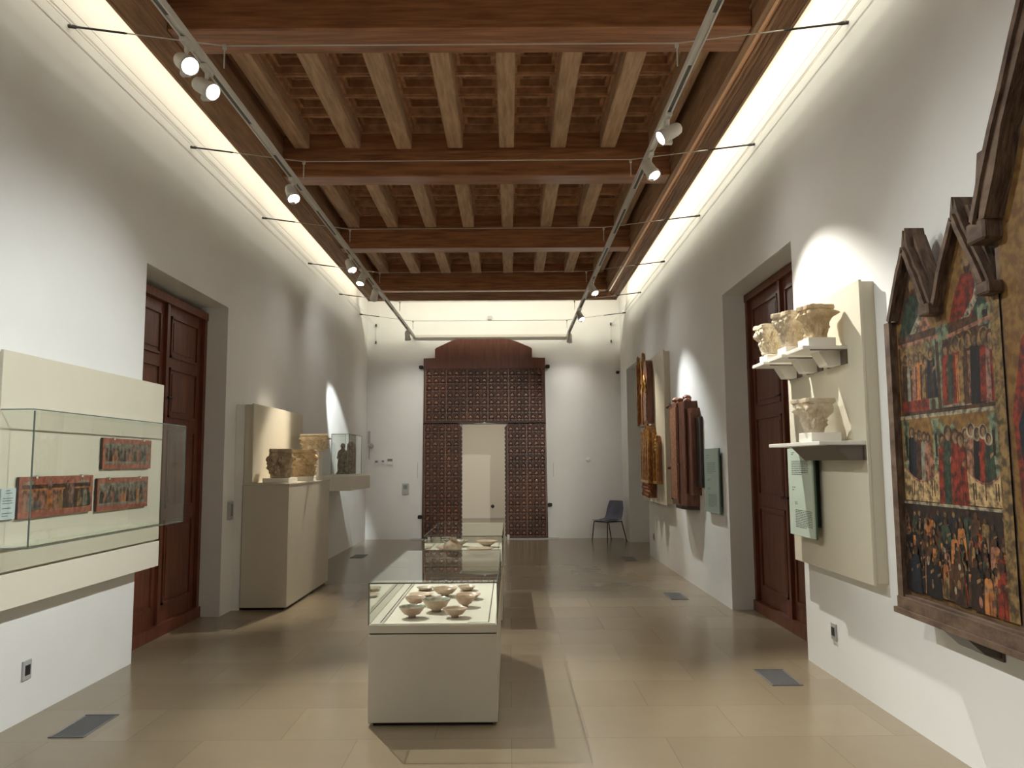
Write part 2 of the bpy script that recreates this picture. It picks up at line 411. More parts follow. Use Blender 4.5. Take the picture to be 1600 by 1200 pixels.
def carved(name, poly, x0, x1, z0, z1, lab_=None, skip=None):
    mb = MB().prism(poly, 1, YD, YD + .06)
    body = part(mb, name, wood_carved, cd)
    r = MB()
    nx = max(1, round((x1 - x0) / .147)); nz = max(1, round((z1 - z0) / .155)); dx = (x1 - x0) / nx; dz = (z1 - z0) / nz
    for j in range(nz + 1):
        zz = z0 + j * dz
        for i in range(nx):
            cx = x0 + (i + .5) * dx
            if skip and skip(cx, zz): continue
            # small studs along each rail
            for q in (-.25, .25): r.ell((cx + q * dx, YD - .004, zz), (dx * .11, .03, dx * .11), n=6, nn=4)
    for j in range(nz):
        for i in range(nx):
            cx = x0 + (i + .5) * dx; cz = z0 + (j + .45) * dz
            if skip and skip(cx, cz): continue
            h = .045 + .02 * rnd(); a = dx * .40; b = dz * .30
            # pointed horseshoe boss with sunk centre
            ring = [(-a, -b), (-a * .8, b * .35), (-a * .42, b), (0, b * 1.3), (a * .42, b), (a * .8, b * .35), (a, -b), (a * .5, -b * .75), (-a * .5, -b * .75)]
            inner = [(p[0] * .55, p[1] * .5) for p in ring]
            n = len(ring)
            vs = [(cx + p[0], YD, cz + p[1]) for p in ring] + [(cx + p[0] * .85, YD - h, cz + p[1] * .85) for p in ring] + [(cx + p[0], YD - h * .3, cz + p[1]) for p in inner]
            fs = [(k, (k + 1) % n, n + (k + 1) % n, n + k) for k in range(n)] + [(n + k, n + (k + 1) % n, 2 * n + (k + 1) % n, 2 * n + k) for k in range(n)] + [tuple(range(2 * n, 3 * n))]
            r.add(vs, fs)
            r.box(cx - dx * .48, cx + dx * .48, YD - .012, YD, cz - dz * .47, cz - dz * .41)
        r.box(x0, x1, YD - .006, YD, z0 + j * dz - .008, z0 + j * dz + .008) if not skip else None
    for i in range(nx + 1):
        if i % 3 == 0: r.box(x0 + i * dx - .006, x0 + i * dx + .006, YD - .014, YD, z0, z1)
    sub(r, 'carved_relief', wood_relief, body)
carved('door_side', left_leg, CX0 + .03, -1.08, .06, zc - .02)
carved('door_side', right_leg, -.05, CX1 - .01, .06, zc - .02)
carved('door_upper', upper, CX0 + .05, CX1 - .05, zc + .08, 3.62)
cr = part(MB().prism(crown, 1, YD - .01, YD + .06), 'door_crown', wood_carved_top, cd)
for x, z in ((CX0 - .05, 3.80), (CX1 + .05, 3.80), (CX0 - .06, .48), (CX1 + .07, .72)):
    z -= .0 if z < 1 else .12
    part(MB().box(x - .045, x + .045, YD - .02, YD + .06, z - .045, z + .03, bev=.015), 'hinge_stub', iron, cd)
part(MB().box(CX0 - .25, -1.05, 16.86, YB, 0, .02), 'floor_strip', plastic_grey, cd)
part(MB().box(-.07, CX1 + .25, 16.86, YB, 0, .02), 'floor_strip', plastic_grey, cd)

# ------------------------------------------------------------ suspension cables and tracks
ZW = 4.677
cabs = [(5.29, 'nearest'), (7.43, 'second nearest'), (9.66, 'third from the viewer'), (11.93, 'fourth from the viewer'), (14.15, 'fifth from the viewer'), (16.1, 'farthest, close to the end wall')]
for y, wd in cabs:
    c = thing('suspension_cable', ((XL + XR) / 2, y, ZW), 'thin steel cable spanning the room under the ceiling, ' + wd, 'cable', 'cross cables holding the lighting tracks')
    K1, K2, K3, K4 = (XL, y, ZW), (-1.985, y, 4.525), (1.19, y, 4.53), (XR, y, ZW)
    part(MB().tube([K1, K2], .0045, n=6).tube([K2, K3], .0045, n=6).tube([K3, K4], .0045, n=6), 'cable', steel, c)
    for a, b in ((K1, K2), (K4, K3)):
        A = Vector(a); D = (Vector(b) - A)
        part(MB().tube([A, A + D * .04, A + D * .06, A + D * .36, A + D * .38], [.014, .014, .008, .008, .004], n=8), 'turnbuckle', steel_dark, c)
    for k in (K2, K3):
        part(MB().tube([k, (k[0], y, 4.36)], .005, n=6).box(k[0] - .012, k[0] + .012, y - .012, y + .012, 4.50, 4.53), 'drop_rod', steel, c)
for X, s, sd in ((XL + .03, 1, 'left'), (XR - .03, -1, 'right')):
    for z, wd in ((4.785, 'upper'), (4.675, 'lower')):
        o = MB().tube([(X, YF + .1, z), (X, 16.3, z), (X + s * .15, YB - .03, 4.60)], .0022, n=5).build('wall_wire'); o.data.materials.append(steel)
        tag(o, f'{wd} of two thin wires running along the {sd} wall below the ceiling', 'wire', 'wires along the side walls')
    w_ = thing('corner_turnbuckle', (X + s * .16, YB - .03, 4.2), f'small vertical cable and turnbuckle in the {sd} corner of the end wall', 'cable')
    part(MB().tube([(X + s * .16, YB - .03, 4.62), (X + s * .16, YB - .03, 4.20)], .005, n=6), 'cable', steel, w_)
    for z in (4.60, 4.22): part(MB().tube([(X + s * .16, YB - .035, z - .03), (X + s * .16, YB - .035, z + .03)], .016, n=8).tube([(X + s * .16, YB, z), (X + s * .16, YB - .035, z)], .008), 'anchor', steel_dark, w_)
TZ = 4.33
def track(x, nm):
    t = thing('lighting_track', (x, 8, TZ), nm, 'lighting track', 'lighting tracks hung under the ceiling')
    mb = MB()
    mb.box(x - .024, x + .024, -1.2, 16.98, TZ - .012, TZ + .03)      # body
    mb.box(x - .026, x - .014, -1.2, 16.98, TZ - .022, TZ - .010); mb.box(x + .014, x + .026, -1.2, 16.98, TZ - .022, TZ - .010)
    part(mb, 'track_body', white_metal, t)
    y = -1.0
    while y < 16.0: part(MB().box(x - .013, x + .013, y, y + .9, TZ - .016, TZ - .012), 'track_slot', mat('track_slot', (.10, .10, .09), .5), t); y += 1.55
    part(MB().box(x - .028, x + .028, 16.98, 17.02, TZ - .026, TZ + .034), 'end_cap', white_metal, t)
TXL, TXR = -2.06, 1.255
track(TXL, 'long white lighting track on the left, running the length of the room')
track(TXR, 'long white lighting track on the right, running the length of the room')
bt = thing('lighting_track', (-.4, 16.97, TZ + .02), 'white cross bar along the end wall above the carved door', 'lighting track')
part(MB().box(TXL + .03, TXR - .03, 16.95, 17.0, TZ + .0, TZ + .045), 'track_body', white_metal, bt)
part(MB().box(TXL + .03, TXR - .03, 16.952, 16.998, TZ - .012, TZ), 'track_lip', white_metal, bt)

WARM = (1.0, .90, .74); COOL = (.95, 1.0, .98); NEUT = (1.0, .97, .87)
def spot(x, y, aim, power, angle, blend, colr, label, size=.03, lamps=True, only=None):
    r = thing('track_spotlight', (x, y, TZ - .02), label, 'spotlight', 'white spotlights on the lighting tracks')
    part(MB().box(x - .022, x + .022, y - .07, y + .07, TZ - .055, TZ - .022, bev=.004), 'adapter', white_metal, r)
    P = Vector((x, y, TZ - .17)); D = (Vector(aim) - P).normalized()
    part(MB().tube([(x, y, TZ - .05), (x, y, TZ - .10)], .014).tube([(x, y, TZ - .10), P], .010), 'arm', white_metal, r)
    h = MB()
    h.lathe([(.0, -.115), (.030, -.115), (.045, -.10), (.052, -.07), (.054, .02), (.060, .03), (.060, .075), (.052, .075), (.050, .055)], n=28, c=P, ax=D)
    hs = part(h, 'lamp_housing', white_metal, r)
    l = MB(); l.lathe([(.0, .0555), (.0495, .055)], n=24, c=P, ax=D)
    part(l, 'lens', lens_mat, r)
    b = MB(); b.box(P.x - .03, P.x + .03, P.y - .02, P.y + .02, P.z - .085, P.z - .055, bev=.004)
    part(b, 'driver_box', white_metal, r)
    L = bpy.data.lights.new('lamp_beam', 'SPOT'); L.energy = power; L.spot_size = math.radians(angle); L.spot_blend = blend
    L.color = colr; L.shadow_soft_size = size
    lo = bpy.data.objects.new('lamp_beam', L); col.objects.link(lo); lo.parent = r
    q = P + D * .085 - Vector(r.location); lo.location = q
    lo.rotation_euler = D.to_track_quat('-Z', 'Y').to_euler()
    return r
S = .315
spot(TXL, 4.84, (1.5, 1.6, .9), 150 * S, 66, .8, NEUT, 'white spotlight nearest the viewer on the left track, glaring')
spot(TXL, 5.18, (2.25, 3.3, 1.1), 220 * S, 62, .8, COOL, 'glaring white spotlight on the left track, just behind the nearest one')
spot(TXL, 7.32, (-.35, 5.2, .5), 520 * S, 52, .8, NEUT, 'white spotlight on the left track below the second cable, lit towards the viewer', size=.018)
spot(TXL, 10.1, (-.3, 8.4, .5), 420 * S, 55, .8, NEUT, 'first of three clustered white spotlights on the left track', size=.018)
spot(TXL, 10.86, (-2.65, 9.75, 1.6), 480 * S, 34, .7, WARM, 'second of three clustered white spotlights on the left track')
spot(TXL, 11.9, (-3.06, 14.25, 2.05), 620 * S, 24, .5, COOL, 'third of three clustered white spotlights, turned away to the left wall')
spot(TXL, 15.85, (-1.9, 17.0, .6), 30 * S, 115, 1, NEUT, 'white spotlight at the far end of the left track')
spot(TXR, 5.97, (-2.95, 5.5, 1.5), 330 * S, 56, .8, COOL, 'white spotlight nearest the viewer on the right track, turned left')
spot(TXR, 6.75, (2.25, 5.7, 2.0), 360 * S, 62, .6, NEUT, 'second white spotlight on the right track, over the stone capitals', size=.012)
spot(TXR, 11.6, (2.3, 10.3, 1.7), 290 * S, 50, .8, COOL, 'white spotlight on the right track below the last beam')
spot(TXR, 13.75, (2.3, 12.4, 1.7), 240 * S, 48, .8, WARM, 'white spotlight on the right track just in front of the end wall pair')
spot(TXR, 16.3, (1.1, 17.0, .6), 25 * S, 115, 1, NEUT, 'white spotlight at the far end of the right track')
# lamps out of view on the same tracks; the floor and end-wall ones are added
spot(TXR, 2.6, (-2.95, 3.6, 1.2), 260 * S, 70, .9, COOL, 'white spotlight on the right track behind the viewer, turned left')
spot(TXL, 2.4, (2.3, 3.2, 1.4), 150 * S, 70, .9, NEUT, 'white spotlight on the left track behind the viewer, turned right')
spot(TXL, .6, (-.4, 1.8, 0), 25 * S, 80, .9, NEUT, 'added unseen spotlight on the left track over the viewer, turned down')  # extra fill lamp, added out of view
spot(TXR, .9, (.2, 2.6, 0), 25 * S, 80, .9, NEUT, 'added unseen spotlight on the right track over the viewer, turned down')  # second extra fill lamp, also added out of view

spot(TXR, -.4, (-.35, 17.0, 1.6), 2200 * S, 20, 1, NEUT, 'added unseen spotlight far behind the viewer on the right track, evening out the end wall')  # lamp added out of view to light the end wall evenly
# cove light tubes hidden on top of the ceiling frame
def area(name, loc, sx, sy, energy, colr, rot):
    L = bpy.data.lights.new(name, 'AREA'); L.shape = 'RECTANGLE'; L.size = sx; L.size_y = sy; L.energy = energy; L.color = colr
    o = bpy.data.objects.new(name, L); col.objects.link(o); o.location = loc; o.rotation_euler = rot; return o
CW = (1.0, .965, .77)
LEN = EY1 - EY0 - .3; YM = (EY0 + EY1) / 2
CE = 37
area('cove_light', (EL + .10, YM, Zc + .36), .07, LEN, CE, CW, (0, 0, 0))
area('cove_light', (ER - .10, YM, Zc + .36), .07, LEN, CE, CW, (0, 0, 0))
area('cove_light', ((EL + ER) / 2, 15.846, Zc + .135), ER - EL - .3, .02, 11, CW, (math.radians(60), 0, 0))
area('far_room_light', (-.6, 20.3, 3.5), 2.5, 2.5, 18, (1, .93, .82), (0, 0, 0))

# ------------------------------------------------------------ painted surfaces
def pm(name, c, c2=None, k=.22):
    c = tuple(q * .50 for q in c); c2 = tuple(q * .55 for q in c2) if c2 else tuple(q * k + .008 for q in c)
    return mat('paint_' + name, c, .5, c2, 24, None, .25, spec=.35, lo=.40, hi=.60, detail=10)
RED = pm('vermilion', (.42, .055, .025)); ROSE = pm('rose', (.58, .26, .16)); GOLD = pm('gold_ground', (.36, .20, .055), (.20, .095, .03))
OCH = pm('ochre', (.42, .26, .10)); GREEN = pm('dull_green', (.07, .11, .065)); PGRN = pm('pale_green', (.30, .36, .22)); BLK = pm('black', (.020, .018, .022))
BLU = pm('dark_blue', (.02, .03, .05)); BRN = pm('brown', (.15, .065, .03)); DBR = pm('dark_brown', (.06, .03, .02)); SKIN = pm('flesh', (.42, .25, .13)); CRM = pm('cream', (.60, .52, .36)); GRY = pm('grey', (.26, .25, .21))
SLATE = pm('slate', (.40, .37, .28), (.20, .17, .12)); BORD = pm('border_red', (.72, .24, .15), (.36, .11, .07)); PINK = pm('pinkish', (.50, .27, .20)); ORG = pm('orange', (.80, .32, .10), (.36, .12, .04))
PARA = pm('parapet_gold', (.85, .58, .28))
class Paint:
    """painted figures laid in thin layers on a vertical board; u runs to the right as seen from the room, v is height"""
    def __init__(s, x, y0, sx, face):   # face: direction of the outward normal in x
        s.mb = MB(); s.x = x; s.y0 = y0; s.sx = sx; s.face = face; s.k = 0
    def poly(s, pts, m):
        s.k += 1; x = s.x + s.face * (.0006 + .00002 * s.k)
        s.mb.add([(x, s.y0 + s.sx * u, v) for u, v in pts], [tuple(range(len(pts)))], m)
    def rect(s, a, b, c, d, m): s.poly([(a, c), (b, c), (b, d), (a, d)], m)
    def disc(s, u, v, r, m, ry=None):
        ry = ry or r; s.poly([(u + r * math.cos(t * PI / 6), v + ry * math.sin(t * PI / 6)) for t in range(12)], m)
    def fig(s, u, v, h, m, w=.3, halo=None, head=None, m2=None, lean=0):
        W = h * w; r = h * .085; L = lean * h
        s.poly([(u - W * .5, v), (u + W * .5, v), (u + W * .42 + L * .5, v + h * .5), (u + W * .34 + L, v + h * .80), (u + W * .1 + L, v + h * .86), (u - W * .1 + L, v + h * .86), (u - W * .34 + L, v + h * .80), (u - W * .42 + L * .5, v + h * .5)], m)
        if m2: s.poly([(u - W * .1, v), (u + W * .15, v), (u + W * .2 + L, v + h * .74), (u - W * .05 + L, v + h * .74)], m2)
        s.poly([(u + W * .05 + L * .6, v + h * .52), (u + W * .40 + L * .6, v + h * .60), (u + W * .40 + L * .6, v + h * .66), (u + W * .05 + L * .6, v + h * .60)], SKIN)
        if halo: s.disc(u + L, v + h * .91, r * 1.6, halo)
        s.disc(u + L, v + h * .925, r * 1.05, BRN, r * 1.25)
        s.disc(u + L + r * .12, v + h * .90, r * .72, head or SKIN, r * .95)
        s.poly([(u - W * .02, v), (u + W * .03, v), (u + W * .02 + L, v + h * .6), (u - W * .01 + L, v + h * .6)], DBR); s.poly([(u + W * .22, v), (u + W * .26, v), (u + W * .2 + L, v + h * .5)], DBR)
# ------------------------------------------------------------ altarpiece on the right wall
AX = 2.25       # painted face
ap = thing('altarpiece', (AX, 3.0, .8), 'large gabled gothic altarpiece with painted scenes and dark worn frame on the right wall', 'altarpiece')
Y0, Y1, Y2, Y3 = 4.60, 3.56, 2.36, 1.32
def gable(a, b, base, peak, broken=0):
    c = (a + b) / 2; return [(a, base), (b, base), (b - (b - c) * .42, base + (peak - base) * .55), (c + (b - a) * .10, peak - .02), (c - (a - c) * 0 + (b - a) * .02, peak), (c - (b - a) * .10, peak - .01), (a + (c - a) * .42, base + (peak - base) * .55)]
board = MB()
board.box(AX, AX + .09, Y1, Y0, .80, 2.40); board.box(AX - .01, AX + .09, Y2, Y1, .80, 2.72); board.box(AX, AX + .09, Y3, Y2, .80, 2.40)
for a, b in ((Y0 - .52, Y0), (Y1, Y1 + .52), (Y2 - .52, Y2), (Y3, Y3 + .52)):
    board.prism(gable(a, b, 2.38, 2.86), 0, AX, AX + .07)
board.prism(gable(Y2, Y1, 2.70, 3.75), 0, AX - .01, AX + .09)
part(board, 'panel_board', wood_old, ap)
fr = MB()
# outer mouldings
for o_, w_, t in ((0, .075, .035), (.015, .035, .055)):
    fr.box(AX - t, AX + .09, Y3 + o_, Y0 - o_, .80 + o_ - .045, .80 + o_ + w_ * .7)
    fr.box(AX - t * .8, AX + .09, Y0 - .05 - o_, Y0 + .01 - o_, .80, 2.40); fr.box(AX - t * .8, AX + .09, Y3 - .01 + o_, Y3 + .05 + o_, .80, 2.40)
fr.box(AX - .065, AX + .09, Y3 - .01, Y0 + .012, .745, .775)
part(fr, 'frame', wood_old, ap)
def gm(a, b, base, peak, name='gable_moulding', w=.05, t=.04, broken=.04):
    c = (a + b) / 2; g = MB()
    for s, e in ((a, 1), (b, -1)):
        # raking board with two fillets, frayed at the top
        n = 7; L = []; R = []
        for i in range(n + 1):
            f_ = i / n; y = s + (c - s) * f_ ; z = base + (peak - base) * (f_ ** .92)
            ww = w * (1.8 if e > 0 and w < .1 else 1) * (1 + .12 * math.sin(i * 2.1)) * (1 - .25 * f_)
            L.append((y, z + (U(-.01, .01) if 0 < i else 0))); R.append((y + e * ww, z - .01))
        L[-1] = (c - e * .012, peak + broken + U(-.02, .02)); R[-1] = (c + e * .012, peak - .10)
        g.prism(L + R[::-1], 0, AX - t, AX + .07)
        L2 = [(y + e * .022, z) for y, z in L[:-1]]; R2 = [(y + e * .045, z - .02) for y, z in L[:-1]]
        g.prism(L2 + R2[::-1], 0, AX - t - .018, AX - t)
    part(g, name, wood_old, ap)
gm(Y0 - .52, Y0 - .045, 2.41, 2.84); gm(Y1 + .0, Y1 + .52, 2.40, 2.87); gm(Y2 - .52, Y2, 2.40, 2.86); gm(Y3, Y3 + .52, 2.40, 2.86)
gm(Y2 - .03, Y1 + .03, 2.70, 3.85, w=.11, t=.10)
for y in (Y1 + .52, Y1, Y2, Y2 - .52): part(MB().box(AX - .085, AX + .02, y - .05, y + .05, 2.355, 2.415, bev=.008), 'corbel', wood_old, ap)
for y, s in ((Y1, 1), (Y2, -1)):
    cl = MB().box(AX - .10, AX + .05, y - .07, y + .07, 2.60, 2.70, bev=.01)
    cl.prism([(y - s * .04, 2.70), (y - s * .0, 2.70), (y - s * .06, 3.0), (y - s * .10, 3.0)], 0, AX - .1, AX)
    part(cl, 'corbel', wood_old, ap)
pt = Paint(AX, Y0, -1, -1)          # u = distance from far edge towards the viewer
pt.rect(.05, 1.06, .86, 2.40, GOLD)
for a in (0.0, .52):
    m_ = .265 + a
    pt.poly([(a + .05, 2.38), (a + .48, 2.38), (m_ + .03, 2.80), (m_ - .03, 2.80)], GOLD if a else BRN)
    # prophet with scroll
    pt.poly([(a + .09, 2.30), (a + .44, 2.30), (a + .38, 2.44), (m_ + .04, 2.52), (m_ - .04, 2.52), (a + .16, 2.44)], RED if a else GREEN)
    pt.poly([(a + .30, 2.30), (a + .44, 2.30), (a + .36, 2.45)], GREEN if a else ROSE)
    pt.disc(m_ + .01, 2.57, .045, OCH); pt.disc(m_ + .01, 2.565, .030, SKIN, .042); pt.poly([(m_ - .02, 2.55), (m_ + .04, 2.55), (m_ + .01, 2.49)], BRN)
    sp = [(a + .14, 2.25), (a + .24, 2.30), (a + .33, 2.38), (a + .37, 2.50), (a + .35, 2.60), (a + .33, 2.68)]
    for i in range(5):
        p, q = sp[i], sp[i + 1]; dx, dz = q[0] - p[0], q[1] - p[1]; L = math.hypot(dx, dz); nx, nz = -dz / L * .019, dx / L * .019
        pt.poly([(p[0] - nx, p[1] - nz), (p[0] + nx, p[1] + nz), (q[0] + nx, q[1] + nz), (q[0] - nx, q[1] - nz)], CRM)
        for t in (.2, .6):
            cx, cz = p[0] + dx * t, p[1] + dz * t
            if (i + int(t * 5)) % 3 == 0: pt.disc(cx, cz, .009, BLK); pt.disc(cx, cz, .004, CRM)
            else: pt.poly([(cx - nx * .6, cz - nz * .6), (cx + nx * .6, cz + nz * .6), (cx + nx * .6 + .006, cz + nz * .6), (cx - nx * .6 + .006, cz - nz * .6)], BLK)
# third row: palace scenes
pt.rect(.08, 1.0, 1.84, 2.30, BRN)
pt.rect(.10, .47, 1.92, 2.26, OCH); pt.rect(.10, .40, 1.87, 1.95, RED)
for a, b in ((.38, .41), (.44, .47), (.50, .54), (.94, 1.0)): pt.rect(a, b, 1.87, 2.26, PGRN)
pt.rect(.48, .60, 2.22, 2.30, PGRN); pt.rect(.86, .98, 2.24, 2.34, PGRN); pt.rect(.90, .94, 2.26, 2.31, DBR)
pt.rect(.08, .50, 2.24, 2.26, ROSE); pt.poly([(.58, 2.22), (.98, 2.26), (.98, 2.28), (.58, 2.24)], ROSE)
for u, h, m in ((.15, .30, BRN), (.20, .27, SLATE), (.26, .29, ROSE), (.31, .30, ORG), (.36, .26, OCH), (.42, .30, BLU)):
    pt.fig(u, 1.93, h * .86, m, .40, OCH, None, BRN)
pt.rect(.52, .98, 1.87, 1.93, CRM)
for u, h, m, m2 in ((.56, .31, RED, None), (.615, .30, GREEN, None), (.66, .33, RED, ORG), (.72, .31, OCH, BRN), (.765, .35, BRN, ROSE), (.82, .34, BLK, None), (.86, .33, BLK, None), (.90, .34, RED, RED), (.945, .33, PINK, RED)):
    pt.fig(u, 1.88 + U(-.01, .01), h, m, .30, OCH if m2 else None, m2=m2)
pt.rect(.06, 1.03, 1.83, 1.85, CRM)
# second row: figures behind curved parapets
pt.rect(.07, 1.02, 1.38, 1.83, GOLD)
for a in (.09, .40, .90):
    pt.rect(a, a + .06, 1.52, 1.80, PGRN); pt.rect(a + .02, a + .04, 1.62, 1.74, DBR); pt.rect(a - .01, a + .07, 1.79, 1.82, PGRN); pt.rect(a - .01, a + .07, 1.58, 1.60, CRM)
pt.poly([(.46, 1.72), (.60, 1.72), (.62, 1.80), (.56, 1.77), (.48, 1.80)], PGRN)
for u, h, m in ((.18, .30, BLK), (.22, .27, BLU), (.26, .28, BRN), (.31, .27, SLATE), (.35, .26, ROSE), (.70, .27, OCH), (.75, .29, ROSE), (.80, .27, BLK), (.85, .28, RED), (.89, .24, GREEN)):
    pt.fig(u, 1.48, h, m, .34, CRM if u > .6 else None)
for a, b in ((.08, .47), (.68, 1.01)):
    c = (a + b) / 2
    arc = [(a + (b - a) * i / 8, 1.56 - .08 * math.sin(PI * i / 8)) for i in range(9)]
    pt.poly([(a, 1.38), (b, 1.38)] + arc[::-1], PARA)
    for i in range(8):
        pt.poly([arc[i], arc[i + 1], (arc[i + 1][0], arc[i + 1][1] + .012), (arc[i][0], arc[i][1] + .012)], ROSE)
    for d in (-.30, -.24, .24, .30, 0): pt.rect(c + d * (b - a) - .004, c + d * (b - a) + .004, 1.41, 1.49, BRN)
for u, h, m in ((.49, .36, RED), (.545, .40, GREEN), (.61, .38, RED), (.655, .36, RED)): pt.fig(u, 1.37, h, m, .30)
pt.rect(.06, 1.03, 1.36, 1.375, CRM)
# first row: dark crowd
pt.rect(.07, 1.02, .88, 1.36, DBR)
random.seed(21)
dk = [BLK, BLU, BRN, DBR, BRN, DBR, BLK, ORG, GREEN, RED, ROSE, OCH]
for i in range(84):
    row_ = 5 - i // 14; u = .09 + .87 * ((i % 14) + U(-.3, .3)) / 13; v = .89 + row_ * .055
    pt.fig(u, v, U(.12, .19), random.choice(dk), U(.40, .62), None, random.choice([SKIN, OCH, BRN, BRN]), random.choice([None, ORG, BRN, BLK]))
for u, m in ((.12, BLK), (.18, BLU), (.32, BLK), (.39, BLK), (.60, BRN), (.74, DBR), (.84, ORG), (.95, RED)):
    pt.fig(u, .88, U(.20, .27), m, .42, None, BRN)
for i in range(30): pt.disc(U(.1, .95), U(.92, 1.26), U(.008, .016), random.choice([OCH, SKIN, GREEN, ROSE, CRM, BLK]), U(.008, .03))
pt.rect(.985, 1.06, .88, 2.40, OCH)
painted = part(pt.mb, 'painted_scenes', GOLD, ap)
lab(painted, 'painted scenes of robed figures on gold')
p2 = Paint(AX - .01, Y1, -1, -1); Wd = Y1 - Y2
p2.rect(.03, Wd - .03, .88, 2.70, GOLD); p2.poly([(.08, 2.68), (Wd - .08, 2.68), (Wd / 2 + .1, 3.55), (Wd / 2 - .1, 3.55)], GOLD)
p2.poly([(.10, 1.0), (Wd - .10, 1.0), (Wd - .08, 1.6), (Wd - .12, 2.10), (Wd / 2 + .2, 2.42), (Wd / 2 - .2, 2.42), (.14, 2.12), (.05, 1.80)], RED)
p2.poly([(.08, 1.08), (Wd - .1, 1.02), (Wd - .12, 1.6), (Wd - .2, 2.0), (Wd / 2, 2.3), (.22, 2.0), (.085, 1.75), (.12, 1.4)], BLU)
p2.disc(Wd / 2, 2.50, .2, OCH); p2.disc(Wd / 2, 2.48, .10, SKIN, .13)
p2.poly([(.06, .90), (.34, .90), (.14, 1.12)], ORG); p2.poly([(.06, 1.10), (.09, 1.12), (.5, .90), (.45, .90)], OCH); p2.rect(.3, Wd - .2, .88, 1.02, RED)
for i in range(5): p2.fig(Wd - .25 - i * .08, .9, .3, (RED, GREEN, OCH, BRN, ORG)[i], .4, OCH)
part(p2.mb, 'painted_centre', GOLD, ap)
p3 = Paint(AX, Y2, -1, -1); p3.rect(.0, 1.0, .88, 2.38, GOLD)
for r_ in range(3):
    p3.rect(.04, .98, .9 + r_ * .49, 1.34 + r_ * .49, (DBR, OCH, BRN)[r_])
    for i in range(10): p3.fig(.1 + i * .09, .91 + r_ * .49, U(.28, .36), random.choice([RED, GREEN, BLU, OCH, ROSE, BLK]), .34, OCH)
part(p3.mb, 'painted_scenes', GOLD, ap)
for y in (4.12, 1.9):
    b_ = thing('support_bracket', (XR, y, .7), ('dark wedge bracket under the lower edge of the altarpiece' if y > 3 else 'dark wedge bracket under the altarpiece end outside the view'), 'bracket')
    part(MB().prism([(XR, .745), (AX - .04, .745), (AX + .06, .655), (XR, .63)], 1, y - .16, y + .06), 'wedge', mat('dark_bracket', (.10, .085, .075), .5), b_)
    part(MB().box(XR - .012, XR, y - .17, y + .07, .62, .745), 'back_plate', mat('dark_bracket', (.10, .085, .075), .5), b_)

# ------------------------------------------------------------ right-hand board with capitals
RX = 2.303
bd = thing('display_board', (XR, 5.84, .81), 'tall beige mounting board on the right wall carrying the stone capitals', 'display board')
part(MB().box(RX, RX + .018, 5.11, 6.50, .81, 2.79, bev=.002), 'front_panel', beige, bd)
part(MB().box(RX + .02, XR, 5.12, 6.49, .82, 2.78), 'batten_frame', beige, bd)
SHL = mat('white_shelf', (.78, .76, .70), .5)
SHD = mat('shelf_bracket_bronze', (.13, .105, .085), .5)
def shelf(y0, y1, z, xf, label, wide):
    s = thing('wall_shelf', (RX, (y0 + y1) / 2, z), label, 'shelf', 'white bracket shelves on the beige board')
    part(MB().box(xf, RX, y0, y1, z - .026, z, bev=.003), 'shelf_top', SHL, s)
    part(MB().box(xf + .05, RX, y0 + .002, y0 + .010, z - .034, z - .026).box(RX - .012, RX - .001, y0, y1, z - .125, z - .026), 'shelf_rail', SHD, s)
    part(MB().prism([(xf + (.14 if not wide else .10), z - .027), (RX - .013, z - .027), (RX - .013, z - .125), (xf + .20, z - .125)], 1, y0 + .09 if not wide else y0 + .012, y1 - .09 if not wide else y1 - .2), 'bracket', SHL if not wide else SHD, s)
    return s
shelf(5.33, 5.66, 2.385, 2.0, 'small white bracket shelf nearest the viewer, upper row of the beige board', 0)
shelf(5.75, 6.06, 2.385, 2.0, 'small white bracket shelf in the middle of the upper row', 0)
shelf(6.17, 6.46, 2.385, 2.0, 'small white bracket shelf farthest from the viewer, beside the niche', 0)
shelf(5.12, 6.12, 1.73, 2.0, 'long white shelf with bronze bracket below the three small shelves', 1)
def block(x, y, z, sx, sy, h, label):
    o = MB().box(-sx / 2, sx / 2, -sy / 2, sy / 2, 0, h, bev=.003).build('display_block', white_block); o.location = (x, y, z + .0005)
    tag(o, label, 'display block', 'white blocks under the capitals'); return fixn(o)

